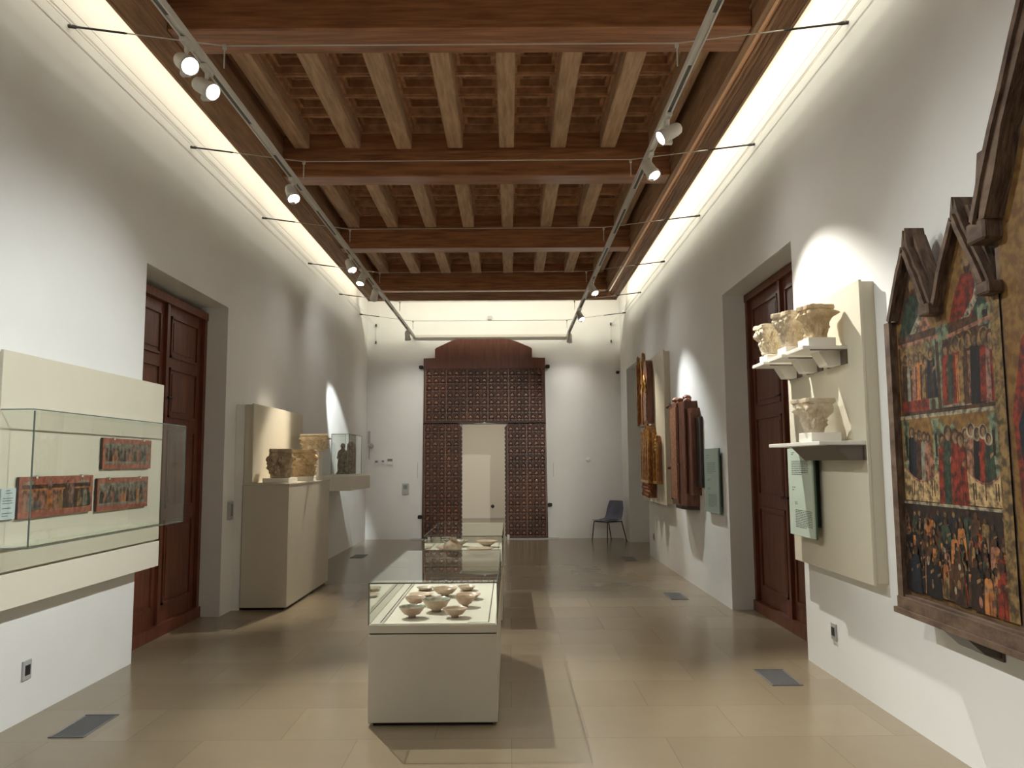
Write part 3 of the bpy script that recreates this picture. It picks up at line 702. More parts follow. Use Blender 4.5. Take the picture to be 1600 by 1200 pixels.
def capital(x, y, z, r0, r1, h, m, label, seed=0, kind='leaf', rz=0, sq=.75, group='carved stone capitals', rows=2):
    rr = random.Random(seed)
    root = thing('stone_capital', (x, y, z), label, 'capital', group, rz)
    N, H = 144, 64
    def shape(w, t, rad):
        # blend circle -> rounded square with height
        c, s = abs(math.cos(w)), abs(math.sin(w)); sqf = 1 / max(c, s)
        k = sq * t ** 1.4
        return rad * ((1 - k) + k * min(sqf, 1.32))
    dmg = [(rr.uniform(0, 2 * PI), rr.uniform(.3, 1), rr.uniform(.25, .5), rr.uniform(.04, .12)) for _ in range(5)]
    blobs = [(rr.uniform(0, 2 * PI), rr.uniform(.12, .9), rr.uniform(.10, .24), rr.uniform(.10, .22)) for _ in range(46 if kind == 'figure' else 20)]
    vs = []; fs = []
    for j in range(H + 1):
        t = j / H; rad = r0 + (r1 - r0) * (t ** 1.7) * .86
        for k in range(N):
            w = 2 * PI * k / N; R = shape(w, t, rad)
            L = 0
            for q in range(rows):
                tt = (t - .06 - q * .38) / (.46 if rows > 1 else .7)
                if 0 <= tt <= 1:
                    ph = (w * 8 / (2 * PI) + .5 * q) % 1; a = abs(ph - .5) * 2
                    lf = max(0, 1 - (a / (.92 - .35 * tt)) ** 2) * (.25 + .75 * tt ** 1.2) * (1 if tt < .75 else max(0, 1 - ((tt - .75) / .25) ** 2))
                    L = max(L, lf * .30 * r1 * (1 - .35 * math.exp(-(a / .10) ** 2)) * (.85 + .15 * math.sin(22 * a + 20 * tt)))
            cc = abs(math.sin(2 * w))
            if t > .66: L = max(L, (.24 if rows > 1 and kind == 'leaf' else .10) * r1 * max(0, cc - .55) * 2.2 * math.sin(PI * min(1, (t - .66) / .32)))
            for (bw, bt, bs, ba) in blobs:
                dw_ = (w - bw + PI) % (2 * PI) - PI; e = (dw_ / bs) ** 2 + ((t - bt) / (bs * .62)) ** 2
                if e < 4: L += ba * r1 * math.exp(-e * 1.6)
            L -= .05 * r1 * max(0, math.sin(w * 24 + 3 * t) * math.sin(t * 30 + seed))
            for (dw, dt, ds, dd) in dmg:
                e = ((math.cos(w - dw) - 1) * -2) / ds ** 2 + ((t - dt) / ds) ** 2
                L -= dd * r1 * math.exp(-e * 3)
            L += .012 * r1 * math.sin(w * 17 + j * 1.7) * math.sin(j * .9 + w * 5)
            R = max(R + L, r0 * .7)
            vs.append((R * math.cos(w), R * math.sin(w), h * .86 * t))
    for j in range(H):
        for k in range(N): fs.append((j * N + k, j * N + (k + 1) % N, (j + 1) * N + (k + 1) % N, (j + 1) * N + k))
    mb = MB().add(vs, fs, m, True); mb.add(vs[:N], [tuple(range(N))[::-1]], m); mb.add(vs[-N:], [tuple(range(N))], m)
    o = mb.build('bell', m); o.parent = root
    # abacus: concave-sided slab, chipped
    P = []; n = 40
    for k in range(n):
        w = 2 * PI * (k + .5) / n; c, s = abs(math.cos(w)), abs(math.sin(w))
        R = r1 * min(1 / max(c, s), 1.30) * (1 - .07 * (1 - abs(math.sin(2 * w)))) * (1 + rr.uniform(-.02, .015))
        for (dw, dt, ds, dd) in dmg[:3]: R *= 1 - .9 * dd * math.exp(-((math.cos(w - dw) - 1) * -2) / .08)
        P.append((R * math.cos(w), R * math.sin(w)))
    rings = [(.90, h * .85), (.94, h * .875), (1.0, h * .885), (1.0, h * .96), (.98, h), ]
    vs = [(p[0] * a, p[1] * a, b + rr.uniform(-.002, .002)) for a, b in rings for p in P]; fs = [(j * n + k, j * n + (k + 1) % n, (j + 1) * n + (k + 1) % n, (j + 1) * n + k) for j in range(len(rings) - 1) for k in range(n)]
    fs += [tuple(range(n))[::-1], tuple(range((len(rings) - 1) * n, len(rings) * n))]
    ab = MB().add(vs, fs, m).build('abacus', m); ab.parent = root
    # astragal ring at the foot
    rg = MB().lathe([(r0 * .96, 0), (r0 * 1.08, .006), (r0 * 1.10, .016), (r0 * 1.02, .026)], m, 40); q = rg.build('astragal', m); q.parent = root
    return root
g = 'capitals on the right-hand board'
block(2.15, 5.47, 2.385, .19, .20, .062, 'white block on the nearest upper shelf')
capital(2.15, 5.47, 2.4475, .062, .098, .235, stone, 'brown capital in shade on the nearest of the three upper shelves', 3, rz=.25, group=g)
block(2.13, 5.88, 2.385, .17, .19, .062, 'white block on the middle upper shelf')
capital(2.12, 5.88, 2.4475, .066, .108, .265, stone_pale, 'ochre capital with one bright side on the middle upper shelf', 11, rz=.4, group=g)
block(2.13, 6.31, 2.385, .17, .19, .062, 'white block on the farthest upper shelf')
capital(2.10, 6.31, 2.4475, .060, .100, .245, stone_pale, 'small leafy capital on the farthest upper shelf beside the niche', 17, rz=.1, group=g)
block(2.13, 5.44, 1.73, .20, .24, .062, 'white block on the long lower shelf')
capital(2.10, 5.46, 1.7925, .060, .115, .235, stone_pale, 'pale capital with a frieze of leaves alone on the long lower shelf', 29, rz=.2, sq=.5, group=g, rows=2)

def text_panel(x, y0, y1, z0, z1, m, label, blocks, face=-1):
    t = thing('information_board', (x, (y0 + y1) / 2, z0), label, 'information board')
    part(MB().box(x, x + .012, y0, y1, z0, z1), 'board', m, t)
    part(MB().box(x + .0125, x + .025, y0 - .004, y1 + .004, z0 - .004, z1 + .004), 'backing', text_edge, t)
    part(MB().box(x + .0255, RX - .0005 if x < 2.3 else XR, y0 + .06, y1 - .06, z0 + .08, z1 - .08), 'wall_mount', black, t)
    ln = MB()
    for (u0, u1, v0, v1, n) in blocks:
        for i in range(n):
            z = v1 - (v1 - v0) * i / max(1, n - 1); z = z0 + (z1 - z0) * z; u = u0
            while u < u1 - .01:
                wd = min(U(.03, .11), u1 - u)
                if i == n - 1 and u > u0 + (u1 - u0) * .6: break
                ya = y1 - (y1 - y0) * u; yb = y1 - (y1 - y0) * (u + wd)
                ln.box(x - .0008, x, yb, ya, z - .0028, z + .0028); u += wd + .018
    part(ln, 'printed_text', ink, t)
text_panel(2.225, 5.86, 6.36, 1.03, 1.70, text_glass, 'tall pale green text panel below the long shelf', [(.16, .30, .93, .95, 2), (.16, .86, .70, .85, 8), (.16, .30, .52, .55, 2), (.26, .36, .36, .38, 2), (.26, .94, .10, .29, 11)])
text_panel(2.352, 8.98, 9.62, 1.01, 1.75, text_glass2, 'grey green text panel on the far right wall beside the tall brown relief', [(.2, .35, .86, .90, 2), (.2, .8, .62, .78, 7), (.2, .5, .50, .52, 2), (.2, .4, .36, .38, 2), (.25, .85, .10, .28, 9)])

# ------------------------------------------------------------ far right board and fragments
fb = thing('display_board', (XR, 12.8, .96), 'tall beige mounting board on the far right wall with gilded fragments', 'display board')
part(MB().box(2.305, 2.323, 11.75, 13.84, .96, 3.28, bev=.002), 'front_panel', beige, fb)
part(MB().box(2.325, XR, 11.77, 13.82, .98, 3.26), 'batten_frame', beige, fb)
def pinn(mb, y, z0, z1, w, x, m, t=.05):
    mb.box(x - t, x, y - w / 2, y + w / 2, z0, z1, m); n = [(y - w / 2, z1), (y + w / 2, z1), (y + w * .08, z1 + w * 2.4), (y - w * .08, z1 + w * 2.4)]
    mb.prism(n, 0, x - t * .8, x - .004, m); mb.ell((x - t * .5, y, z1 + w * 2.5), (w * .2, w * .2, w * .28), m)
# upper pair
u = thing('gilded_fragment', (2.3, 13.05, 2.2), 'upper gilded gothic fragment with two tall pinnacles on the far right board', 'wood carving', 'gilded fragments on the far right board')
mb = MB().box(2.25, 2.30, 13.15, 13.62, 2.25, 3.02); mb.prism([(13.15, 3.02), (13.62, 3.02), (13.50, 3.22), (13.38, 3.30), (13.26, 3.22)], 0, 2.26, 2.30)
part(mb, 'panel', redwood2, u)
for y in (13.13, 13.64): q = MB(); pinn(q, y, 2.22, 3.28, .055, 2.27, gilt, .07); part(q, 'pinnacle', gilt, u)
q = MB()
for k in range(5): q.ell((2.245, 13.22 + k * .08, 2.80 + .05 * math.sin(k * 2)), (.02, .035, .05), gilt_bright, 8, 5)
q.tube([(2.24, 13.2, 2.70), (2.24, 13.29, 2.88), (2.24, 13.385, 2.95), (2.24, 13.48, 2.88), (2.24, 13.57, 2.70)], .014); part(q, 'tracery', gilt_bright, u)
part(MB().box(2.23, 2.3, 13.1, 13.67, 2.20, 2.25), 'foot_rail', redwood, u)
u = thing('gilded_fragment', (2.3, 12.75, 2.2), 'upper round-headed gilded panel to the right of the pinnacled fragment', 'wood carving', 'gilded fragments on the far right board')
arch = [(12.60, 2.22), (12.92, 2.22), (12.92, 2.95)] + [(12.76 + .16 * math.cos(t), 2.95 + .30 * math.sin(t)) for t in [PI * i / 8 for i in range(1, 8)]] + [(12.60, 2.95)]
part(MB().prism(arch, 0, 2.20, 2.30), 'panel', redwood, u)
part(MB().prism([(12.63, 2.26), (12.89, 2.26), (12.89, 2.70), (12.76, 2.78), (12.63, 2.70)], 0, 2.185, 2.20), 'inner_panel', pm('faded_rose', (.50, .26, .16)), u)
q = MB(); q.tube([(2.19, 12.64, 2.72), (2.185, 12.70, 2.90), (2.185, 12.76, 3.0), (2.185, 12.82, 2.90), (2.19, 12.88, 2.72)], .018)
for k in range(7): q.ell((2.185, 12.65 + k * .037, 2.84 + .07 * math.sin(k * PI / 6)), (.018, .022, .04), gilt_bright, 8, 5)
part(q, 'tracery', gilt_bright, u)
# lower group of five
for k, (y, wv, zt, xx) in enumerate(((13.52, .16, 1.95, 2.27), (13.22, .17, 1.93, 2.25), (12.90, .19, 1.98, 2.22), (12.56, .22, 2.06, 2.19), (12.18, .30, 1.90, 2.25))):
    wd = ('farthest', 'second farthest', 'middle', 'second nearest, tallest', 'nearest, darkest')[k]
    u = thing('gilded_strip', (2.3, y, 1.25), f'{wd} of the five narrow gilded strips on the far right board', 'wood carving', 'narrow gilded strips in the lower row')
    m = redwood2 if k == 4 else gilt
    mb = MB(); mb.box(xx, 2.30, y - wv / 2, y + wv / 2, 1.30, zt)
    mb.prism([(y - wv / 2, zt), (y + wv / 2, zt), (y + wv * .25, zt + .12), (y - wv * .25, zt + .10)], 0, xx, 2.30)
    part(mb, 'panel', m, u)
    q = MB(); q.box(xx - .03, xx, y - wv / 2, y - wv / 2 + .035, 1.30, zt + .10); q.box(xx - .03, xx, y + wv / 2 - .035, y + wv / 2, 1.30, zt + .16)
    q.box(xx - .035, 2.3, y - wv / 2 - .01, y + wv / 2 + .01, 1.27, 1.31)
    for i in range(4): q.ell((xx - .012, y, zt - .12 + .05 * i), (.02, wv * .22, .03), gilt_bright, 8, 5)
    part(q, 'gilded_ribs', gilt_bright if k < 4 else gilt, u)
    if k < 4:
        q = MB()
        for i in range(4): q.ell((xx + .0 + .01, y + (.03 if i % 2 else -.03), 1.24 - i * .055), (.045, .05, .04), redwood2, 9, 6)
        q.box(xx + .02, 2.3, y - .03, y + .03, 1.04, 1.27)
        part(q, 'hanging_tassel', redwood2, u)
# tall brown relief
u = thing('tall_retable_fragment', (XR, 10.45, 1.0), 'tall projecting red brown wooden retable fragment on the far right wall', 'wood carving')
ZT = 2.38
def slab(name, pts, m, z0, z1): return part(MB().prism(pts, 2, z0, z1), name, m, u)
XQ = XR - .002
DKW = mat('dark_wing_wood', (.05, .035, .028), .5)
slab('core', [(XQ, 10.10), (XQ, 10.98), (2.26, 10.92), (2.20, 10.80), (2.20, 10.36), (2.25, 10.16)], redwood, 1.04, ZT)
slab('side_wing', [(XQ, 9.98), (XQ, 10.10), (2.27, 10.12), (2.30, 9.98)], redwood, 1.18, ZT - .10)
slab('side_wing', [(XQ, 9.84), (XQ, 9.98), (2.34, 9.98), (2.365, 9.84)], DKW, 1.28, ZT - .22)
slab('side_wing', [(XQ, 10.98), (XQ, 11.45), (2.34, 11.43), (2.28, 10.98)], redwood, 1.25, ZT - .22)
slab('painted_strip', [(2.202, 10.40), (2.202, 10.76), (2.182, 10.76), (2.182, 10.40)], pm('highlight_strip', (.62, .27, .12), (.30, .11, .05)), 1.12, ZT - .06)  # painted strip, brightened to carry the orange highlight down the core
q = MB()
for y, z0, z1, x in ((10.36, 1.06, ZT - .02, 2.20), (10.80, 1.10, ZT - .05, 2.20), (10.14, 1.2, ZT - .1, 2.25), (11.0, 1.26, ZT - .24, 2.28), (11.25, 1.3, ZT - .25, 2.31), (9.99, 1.22, ZT - .16, 2.30)):
    q.tube([(x, y, z0), (x, y, z1)], .016, redwood)
for y, z in ((10.36, 1.55), (10.80, 1.55), (10.14, 1.52), (11.25, 1.50)): q.box(2.185 if y < 10.9 and y > 10.2 else 2.23, 2.32, y - .03, y + .03, z, z + .03, redwood)
part(q, 'ribs', redwood, u)
q = MB(); random.seed(5)
for i in range(11): q.ell((2.29 + U(-.05, .05), 10.2 + i * .06, ZT + .01 + .05 * math.sin(i * .9)), (.05, .05, U(.02, .04)), redwood2, 8, 6)
q.tube([(2.2, 10.85, ZT), (2.18, 10.92, ZT - .03), (2.22, 11.0, ZT - .02)], .02, redwood)
part(q, 'broken_crest', redwood2, u)
slab('foot', [(XQ, 10.12), (XQ, 10.94), (2.29, 10.86), (2.23, 10.74), (2.23, 10.40), (2.28, 10.2)], DKW, .99, 1.04)

# ------------------------------------------------------------ left wall board and glass case
LX = -2.95
lb = thing('display_board', (XL, 5.65, .76), 'long beige board on the near left wall behind the glass case', 'display board')
part(MB().box(LX - .02, LX, 4.58, 6.73, .985, 2.28, bev=.002), 'upper_panel', beige, lb)
part(MB().box(LX - .02, LX + .006, 4.58, 6.73, .765, .972, bev=.002), 'lower_panel', mat('pale_beige_board', (.74, .70, .59), .6), lb)
part(MB().box(XL, LX - .021, 4.60, 6.71, .775, 2.27), 'batten_frame', beige, lb)
def case_panes(root, x0, x1, y0, y1, z0, z1, sides, t=.008, top=True, m=None, edges=True, em=None):
    g_ = MB()
    if 'x0' in sides: g_.box(x0, x0 + t, y0, y1, z0, z1)
    if 'x1' in sides: g_.box(x1 - t, x1, y0, y1, z0, z1)
    if 'y0' in sides: g_.box(x0 + t, x1 - t, y0, y0 + t, z0, z1)
    if 'y1' in sides: g_.box(x0 + t, x1 - t, y1 - t, y1, z0, z1)
    if 'b' in sides: g_.box(x0 + t, x1 - t, y0 + t, y1 - t, z0, z0 + t)
    if top: g_.box(x0, x1, y0, y1, z1, z1 + t)
    part(g_, 'glass_cover', m or pane, root)
w_ = thing('wall_case', (LX, 5.65, 1.13), 'glass case fixed to the near left wall over the painted panels', 'glass case')
gx0, gx1, gy0, gy1, gz0, gz1 = LX + .004, -2.75, 4.58, 6.72, 1.135, 1.92
case_panes(w_, gx0, gx1, gy0, gy1, gz0, gz1, ('x1', 'y0', 'y1', 'b'))
e = MB(); s = .0035
for z in (gz0 - s, gz1 + .008):
    e.box(gx1 - s, gx1 + s, gy0, gy1, z - s, z + s); e.box(gx0, gx1, gy0 - s, gy0 + s, z - s, z + s); e.box(gx0, gx1, gy1 - s, gy1 + s, z - s, z + s)
for y in (gy0, gy1): e.box(gx1 - s, gx1 + s, y - s, y + s, gz0, gz1)
part(e, 'pane_edges', pane_edge, w_)
part(MB().box(gx0, gx0 + .03, gy0 + .02, gy1 - .02, gz0 - .012, gz0 - .002), 'lower_rail', white_metal, w_)
def small_painting(y_far, y_near, z0, z1, label, style):
    # photo right = far end (larger y); u measured from the near (left) edge
    r = thing('painted_panel', (LX + .02, (y_far + y_near) / 2, z0), label, 'painting', 'small painted panels in the wall case')
    W = y_far - y_near; H = z1 - z0
    part(MB().box(LX + .006, LX + .024, y_near, y_far, z0, z1, bev=.002), 'board', pm('panel_edge', (.16, .05, .03)), r)
    p = Paint(LX + .024, y_near, 1, 1)
    p.rect(0.0, W, z0, z1, BORD)
    if style == 0:
        p.rect(.03, W - .03, z0 + .035, z1 - .05, ORG); p.rect(.03, W - .03, z1 - .075, z1 - .05, BRN)
        p.rect(.04, W * .50, z0 + .04, z1 - .085, ROSE); p.rect(W * .56, W - .05, z0 + .04, z1 - .085, BRN)
        for u_, h_, m_, ww in ((.12, .16, SLATE, .7), (.19, .10, GRY, .9), (.32, .22, ORG, .5), (.44, .17, OCH, .5), (W * .62, .26, BRN, .4), (W * .68, .20, PINK, .5), (W * .80, .18, OCH, .5), (W * .88, .19, SLATE, .5), (W * .94, .16, GREEN, .5)):
            p.fig(u_, z0 + .045, h_ * .66, m_, ww, None)
        p.disc(.11, z0 + .21, .05, CRM, .012); p.disc(W * .85, z0 + .21, .07, CRM, .010); p.disc(W * .68, z0 + .15, .035, PINK, .05); p.disc(.32, z0 + .20, .03, PINK, .04)
    else:
        p.rect(.03, W - .02, z0 + .035, z1 - .035, SLATE)
        for v in (z0 + .045, z1 - .05): p.rect(.03, W - .02, v, v + .006, CRM)
        rr = random.Random(style)
        for i in range(13):
            p.fig(.06 + (W - .12) * i / 12, z0 + .055, rr.uniform(.09, .115), rr.choice([ROSE, BRN, GREEN, ORG, GRY, BORD, ROSE]), .55, None, rr.choice([SKIN, PINK, OCH]))
        for i in range(10):
            p.disc(.05 + (W - .1) * rr.random(), z0 + .07 + (H - .13) * rr.random(), .012, rr.choice([PINK, OCH, GREEN, BRN]), .02)
        p.disc(W * .62, z0 + (.17 if style == 4 else .075), .025, PINK, .03)
    part(p.mb, 'painted_face', BORD, r)
    c = MB()
    for u_ in (.2, .82): c.box(LX + .0275, LX + .032, y_near + W * u_ - .008, y_near + W * u_ + .008, z1 - .012, z1 + .006); 
    for u_ in (.2, .82): c.box(LX + .01, LX + .032, y_near + W * u_ - .008, y_near + W * u_ + .008, z1 + .001, z1 + .006)
    part(c, 'mounting_clip', plastic_white, r)
def yat(px): return 2.926 * 1235 / (797 - px)      # distance along the wall of a mark on the board face
small_painting(yat(151), yat(37), 1.285, 1.535, 'wide red and orange painted panel at the lower left of the wall case', 0)
small_painting(yat(239), yat(164), 1.575, 1.80, 'upper of the two narrow painted panels stacked at the right of the wall case', 4)
small_painting(yat(236), yat(158), 1.275, 1.51, 'lower of the two narrow painted panels stacked at the right of the wall case', 9)
lt = thing('caption_plate', (LX + .02, 4.68, 1.27), 'small pale blue caption plate left of the wide painted panel', 'label')
part(MB().box(LX + .012, LX + .02, 4.60, 4.735, 1.29, 1.47), 'plate', mat('pale_blue_plate', (.52, .60, .60), .4), lt)
part(MB().box(LX + .0005, LX + .0115, 4.59, 4.725, 1.285, 1.462), 'plate_back', pane_edge, lt)
q = MB()
for i, (a, b) in enumerate(((.3, .6), (.3, .75), (0, 0), (.1, .8), (.1, .75), (.1, .8), (0, 0), (.1, .7), (0, 0), (.1, .8), (.1, .5))):
    if b: q.box(LX + .02, LX + .0208, 4.60 + .135 * a, 4.60 + .135 * b, 1.455 - i * .0145, 1.459 - i * .0145)
part(q, 'printed_text', ink, lt)

# wall fittings
def socket(x, y, z, s, label, w=.09, h=.12):
    r = thing('wall_socket', (x, y, z), label, 'socket')
    part(MB().box(x, x + s * .012, y - w / 2, y + w / 2, z - h / 2, z + h / 2, bev=.002), 'face_plate', plastic_grey, r)
    part(MB().box(x + s * .012, x + s * .016, y - w * .28, y + w * .28, z - h * .26, z + h * .26, bev=.001), 'socket_insert', plastic_black, r)
socket(XL, 5.19, .31, 1, 'grey wall socket low on the near left wall')
socket(XR, 6.02, .34, -1, 'grey wall socket low on the near right wall')
socket(XR, 13.4, .36, -1, 'small grey wall socket low on the far right wall')
def device(name, x, z, w, h, d, m, label, cat, extra=None):
    r = thing(name, (x, YB, z), label, cat)
    part(MB().box(x - w / 2, x + w / 2, YB - d, YB, z - h / 2, z + h / 2, bev=min(.006, d / 3)), 'housing', m, r)
    if extra: part(MB().box(x - w * extra[0], x + w * extra[0], YB - d - .003, YB - d, z + h * extra[1], z + h * extra[2]), 'display', mat('grey_display', (.20, .21, .21), .4), r)
device('wall_keypad', -2.86, 1.635, .085, .11, .03, plastic_white, 'left of three small white wall devices by the carved door', 'wall control', (.35, -.1, .3))
device('wall_switch', -2.72, 1.64, .075, .10, .03, plastic_white, 'middle of three small white wall devices by the carved door', 'wall control', (.28, -.05, .35))
device('wall_thermostat', -2.57, 1.645, .13, .14, .035, plastic_white, 'right and largest of three white wall devices by the carved door', 'wall control', (.4, .05, .42))
device('call_box', -2.235, 1.06, .13, .24, .05, plastic_grey, 'grey wall box lower left of the carved door', 'wall box', (.3, .0, .35))
device('detector_box', -.42, 4.75, .085, .085, .06, plastic_grey, 'small grey detector box high on the end wall above the carved door', 'detector')
device('wall_plate', -1.98, 1.45, .012, .34, .012, steel, 'thin grey conduit clip left of the carved door', 'wall fitting')
device('wall_plate', .93, 1.45, .012, .30, .012, steel, 'thin grey conduit clip right of the carved door', 'wall fitting')
r = thing('wall_detector', (1.68, YB, 1.66), 'round white detector on the end wall above the chair', 'detector')
part(MB().lathe([(0, .035), (.03, .035), (.05, .02), (.055, 0)], n=24, c=(1.68, YB, 1.66), ax=(0, -1, 0)), 'dome', plastic_white, r)
r = thing('security_camera', (2.33, YB - .12, 3.53), 'small black security camera in the right corner of the end wall', 'camera')
part(MB().ell((2.33, YB - .12, 3.53), (.04, .04, .04)), 'camera_head', plastic_black, r); part(MB().tube([(2.33, YB - .12, 3.53), (2.385, YB - .02, 3.56), (2.385, YB, 3.56)], .012), 'camera_arm', plastic_black, r)
r = thing('card_reader', (XL, 8.86, 1.1), 'slim grey reader on the left wall between the door recess and the plinth', 'wall control')
part(MB().box(XL, XL + .035, 8.72, 8.82, 1.0, 1.2, bev=.005), 'housing', plastic_grey, r); part(MB().box(XL + .035, XL + .038, 8.74, 8.80, 1.04, 1.17), 'face', mat('reader_face', (.16, .16, .16), .3), r)
r = thing('wall_sensor', (-3.02, YB - .1, 2.0), 'small white sensor bracket in the left corner of the end wall', 'detector')
part(MB().lathe([(0, .03), (.03, .03), (.06, .0)], n=20, c=(-2.98, YB - .05, 1.98), ax=(.3, -1, 0)), 'sensor_head', plastic_grey, r)
part(MB().box(-3.05, -3.0, YB - .02, YB, 2.02, 2.30).box(-3.03, -3.01, YB - .02, YB, 1.7, 2.02).tube([(-3.02, YB - .01, 1.98), (-2.98, YB - .05, 1.98)], .012), 'sensor_bracket', plastic_grey, r)
r = thing('wall_detector', (-.40, 23.1, 1.0), 'small black dot fitting on the pale wall seen through the doorway', 'wall fitting')
part(MB().lathe([(0, .03), (.035, .028), (.05, 0)], n=20, c=(-.51, 23.1, .36), ax=(0, -1, 0)), 'dome', plastic_black, r)
r = thing('door_stop', (-.02, 16.8, 0), 'tiny white stop on the floor at the foot of the carved door', 'door stop')
part(MB().lathe([(0, .11), (.025, .11), (.03, .09), (.028, .02), (.04, 0), (0, 0)], n=20, c=(-.045, 16.80, 0)), 'post', plastic_white, r)

# floor grilles
for i, (x0, x1, y0, y1, lb_) in enumerate(((-2.74, -2.53, 4.86, 5.29, 'grey floor grille near the left wall, closest to the viewer'), (1.87, 2.09, 5.84, 6.28, 'grey floor grille near the right wall, closest to the viewer'),
        (1.87, 2.08, 9.43, 9.9, 'grey floor grille near the right wall, halfway down the room'), (1.87, 2.08, 13.1, 13.6, 'grey floor grille near the right wall, in front of the chair'), (-2.75, -2.52, 13.75, 14.25, 'grey floor grille near the left wall at the far end'))):
    r = thing('floor_grille', ((x0 + x1) / 2, (y0 + y1) / 2, 0), lb_, 'floor grille', 'floor grilles along the walls')
    part(MB().box(x0, x1, y0, y1, 0, .003), 'tray', grille, r)
    q = MB(); n = 14
    for k in range(n): x = x0 + .02 + (x1 - x0 - .04) * k / (n - 1); q.box(x - .003, x + .003, y0 + .02, y1 - .02, .003, .006)
    q.box(x0, x1, y0, y0 + .015, .003, .006); q.box(x0, x1, y1 - .015, y1, .003, .006)
    part(q, 'bars', grille_bar, r)

# ------------------------------------------------------------ left plinth, board behind, capitals
pl = thing('display_plinth', (-2.78, 9.9, 0), 'large beige plinth against the left wall carrying three carved capitals', 'plinth')
part(MB().box(-2.99, -2.475, 8.92, 10.92, .03, 1.372, bev=.003), 'body', cream, pl)
part(MB().box(-2.99, -2.47, 8.915, 10.925, 1.374, 1.392, bev=.002), 'top_board', beige, pl)
part(MB().box(-2.97, -2.51, 8.95, 10.89, 0, .03), 'recessed_base', black, pl)
part(MB().box(XL + .001, -2.994, 8.93, 10.90, .0, 2.28), 'lit_wall_filler', plaster, pl)  # white filler added to read as lit wall beside the plinth
part(MB().box(-2.994, -2.9905, 8.925, 10.90, .0, 1.37), 'shadow_gap', black, pl)  # solid black strip stands in for the shade in this gap
lb2 = thing('display_board', (XL, 10.0, 1.39), 'beige board standing on the plinth behind the carved capitals', 'display board')
part(MB().box(-2.91, -2.89, 8.93, 11.05, 1.393, 2.29, bev=.002), 'front_panel', beige, lb2)
part(MB().box(-2.990, -2.912, 8.95, 11.03, 1.393, 2.28), 'batten_frame', beige, lb2)
g = 'capitals on the left plinth'
block(-2.66, 9.22, 1.392, .30, .36, .052, 'white block under the shaded capital nearest the viewer on the plinth')
block(-2.64, 10.02, 1.392, .30, .44, .058, 'white block under the middle capital on the plinth')
capital(-2.66, 9.22, 1.4445, .105, .135, .335, stone_dark, 'brown shaded capital nearest the viewer on the left plinth', 41, kind='figure', rz=.3, sq=.9, group=g)
capital(-2.615, 10.0, 1.4505, .145, .180, .330, stone, 'sunlit ochre capital with carved figures in the middle of the left plinth', 52, kind='figure', rz=.2, sq=.9, group=g)
mp = thing('tall_display_block', (-2.62, 10.58, 1.392), 'tall white block behind the middle capital on the left plinth', 'display block')
part(MB().box(-2.72, -2.52, 10.47, 10.69, 1.3925, 1.775, bev=.003), 'block', white_block, mp)
capital(-2.605, 10.58, 1.7755, .14, .180, .22, stone_pale, 'wide pale capital raised highest above the other two on the left plinth', 63, kind='leaf', rz=.15, sq=1.0, group=g, rows=1)

# wall shelf with glass case and statue
ws = thing('case_shelf', (XL, 13.3, 1.18), 'thick white shelf box projecting from the far left wall under a small glass case', 'shelf')
part(MB().box(XL, -2.50, 12.5, 14.2, 1.18, 1.41, bev=.004), 'shelf_box', white_block, ws)
part(MB().box(-2.86, -2.59, 12.75, 13.80, 1.411, 1.435, bev=.003), 'base_slab', white_block, ws)
gc = thing('small_glass_case', (-2.73, 13.3, 1.411), 'small upright glass case on the far left shelf', 'glass case')
case_panes(gc, -2.865, -2.585, 12.74, 13.81, 1.436, 2.075, ('x0', 'x1', 'y0', 'y1'), t=.006)
e = MB(); s = .004
for x in (-2.865, -2.585):
    for y in (12.74, 13.81): e.box(x - s, x + s, y - s, y + s, 1.436, 2.08)
    e.box(x - s, x + s, 12.74, 13.81, 2.077, 2.085)
for y in (12.74, 13.81): e.box(-2.865, -2.585, y - s, y + s, 2.077, 2.085)
part(e, 'pane_edges', pane_edge, gc)
st = thing('stone_statue', (-2.73, 13.0, 1.436), 'small dark stone figure inside the small glass case', 'statue')
def drape(w, j): return 1 + .10 * math.sin(w * 7 + j * .3) + .05 * math.sin(w * 13)
b = MB(); b.lathe([(.0, 0), (.10, 0), (.105, .02), (.085, .035), (.075, .06), (.078, .14), (.066, .24), (.070, .33), (.062, .38), (.03, .405), (.026, .42), (.0, .425)], n=36, c=(-2.735, 13.0, 1.437), wob=drape)
part(b, 'draped_body', stone_grey, st)
part(MB().ell((-2.735, 12.995, 1.437 + .455), (.038, .042, .048), n=14, nn=10).ell((-2.735, 12.955, 1.437 + .45), (.008, .010, .012)), 'head', stone_grey, st)
part(MB().tube([(-2.68, 12.98, 1.79), (-2.665, 12.93, 1.70), (-2.70, 12.90, 1.66)], [.024, .02, .016]).tube([(-2.79, 12.98, 1.79), (-2.80, 12.93, 1.70), (-2.76, 12.90, 1.67)], [.024, .02, .016]), 'arms', stone_grey, st)
st = thing('relief_slab', (-2.70, 13.45, 1.436), 'pale carved stone slab standing behind the dark figure in the small glass case', 'stone carving')
b = MB().prism([(13.22, 1.437), (13.66, 1.437), (13.66, 1.86), (13.58, 1.95), (13.40, 1.97), (13.26, 1.93), (13.22, 1.80)], 0, -2.72, -2.65)
part(b, 'slab', stone_light, st)
b = MB(); random.seed(3)
for i in range(5):
    for j in range(2): b.ell((-2.648, 13.32 + j * .2, 1.49 + i * .09), (.02, U(.05, .08), .04), stone_light, 9, 6)
part(b, 'relief', stone_light, st)

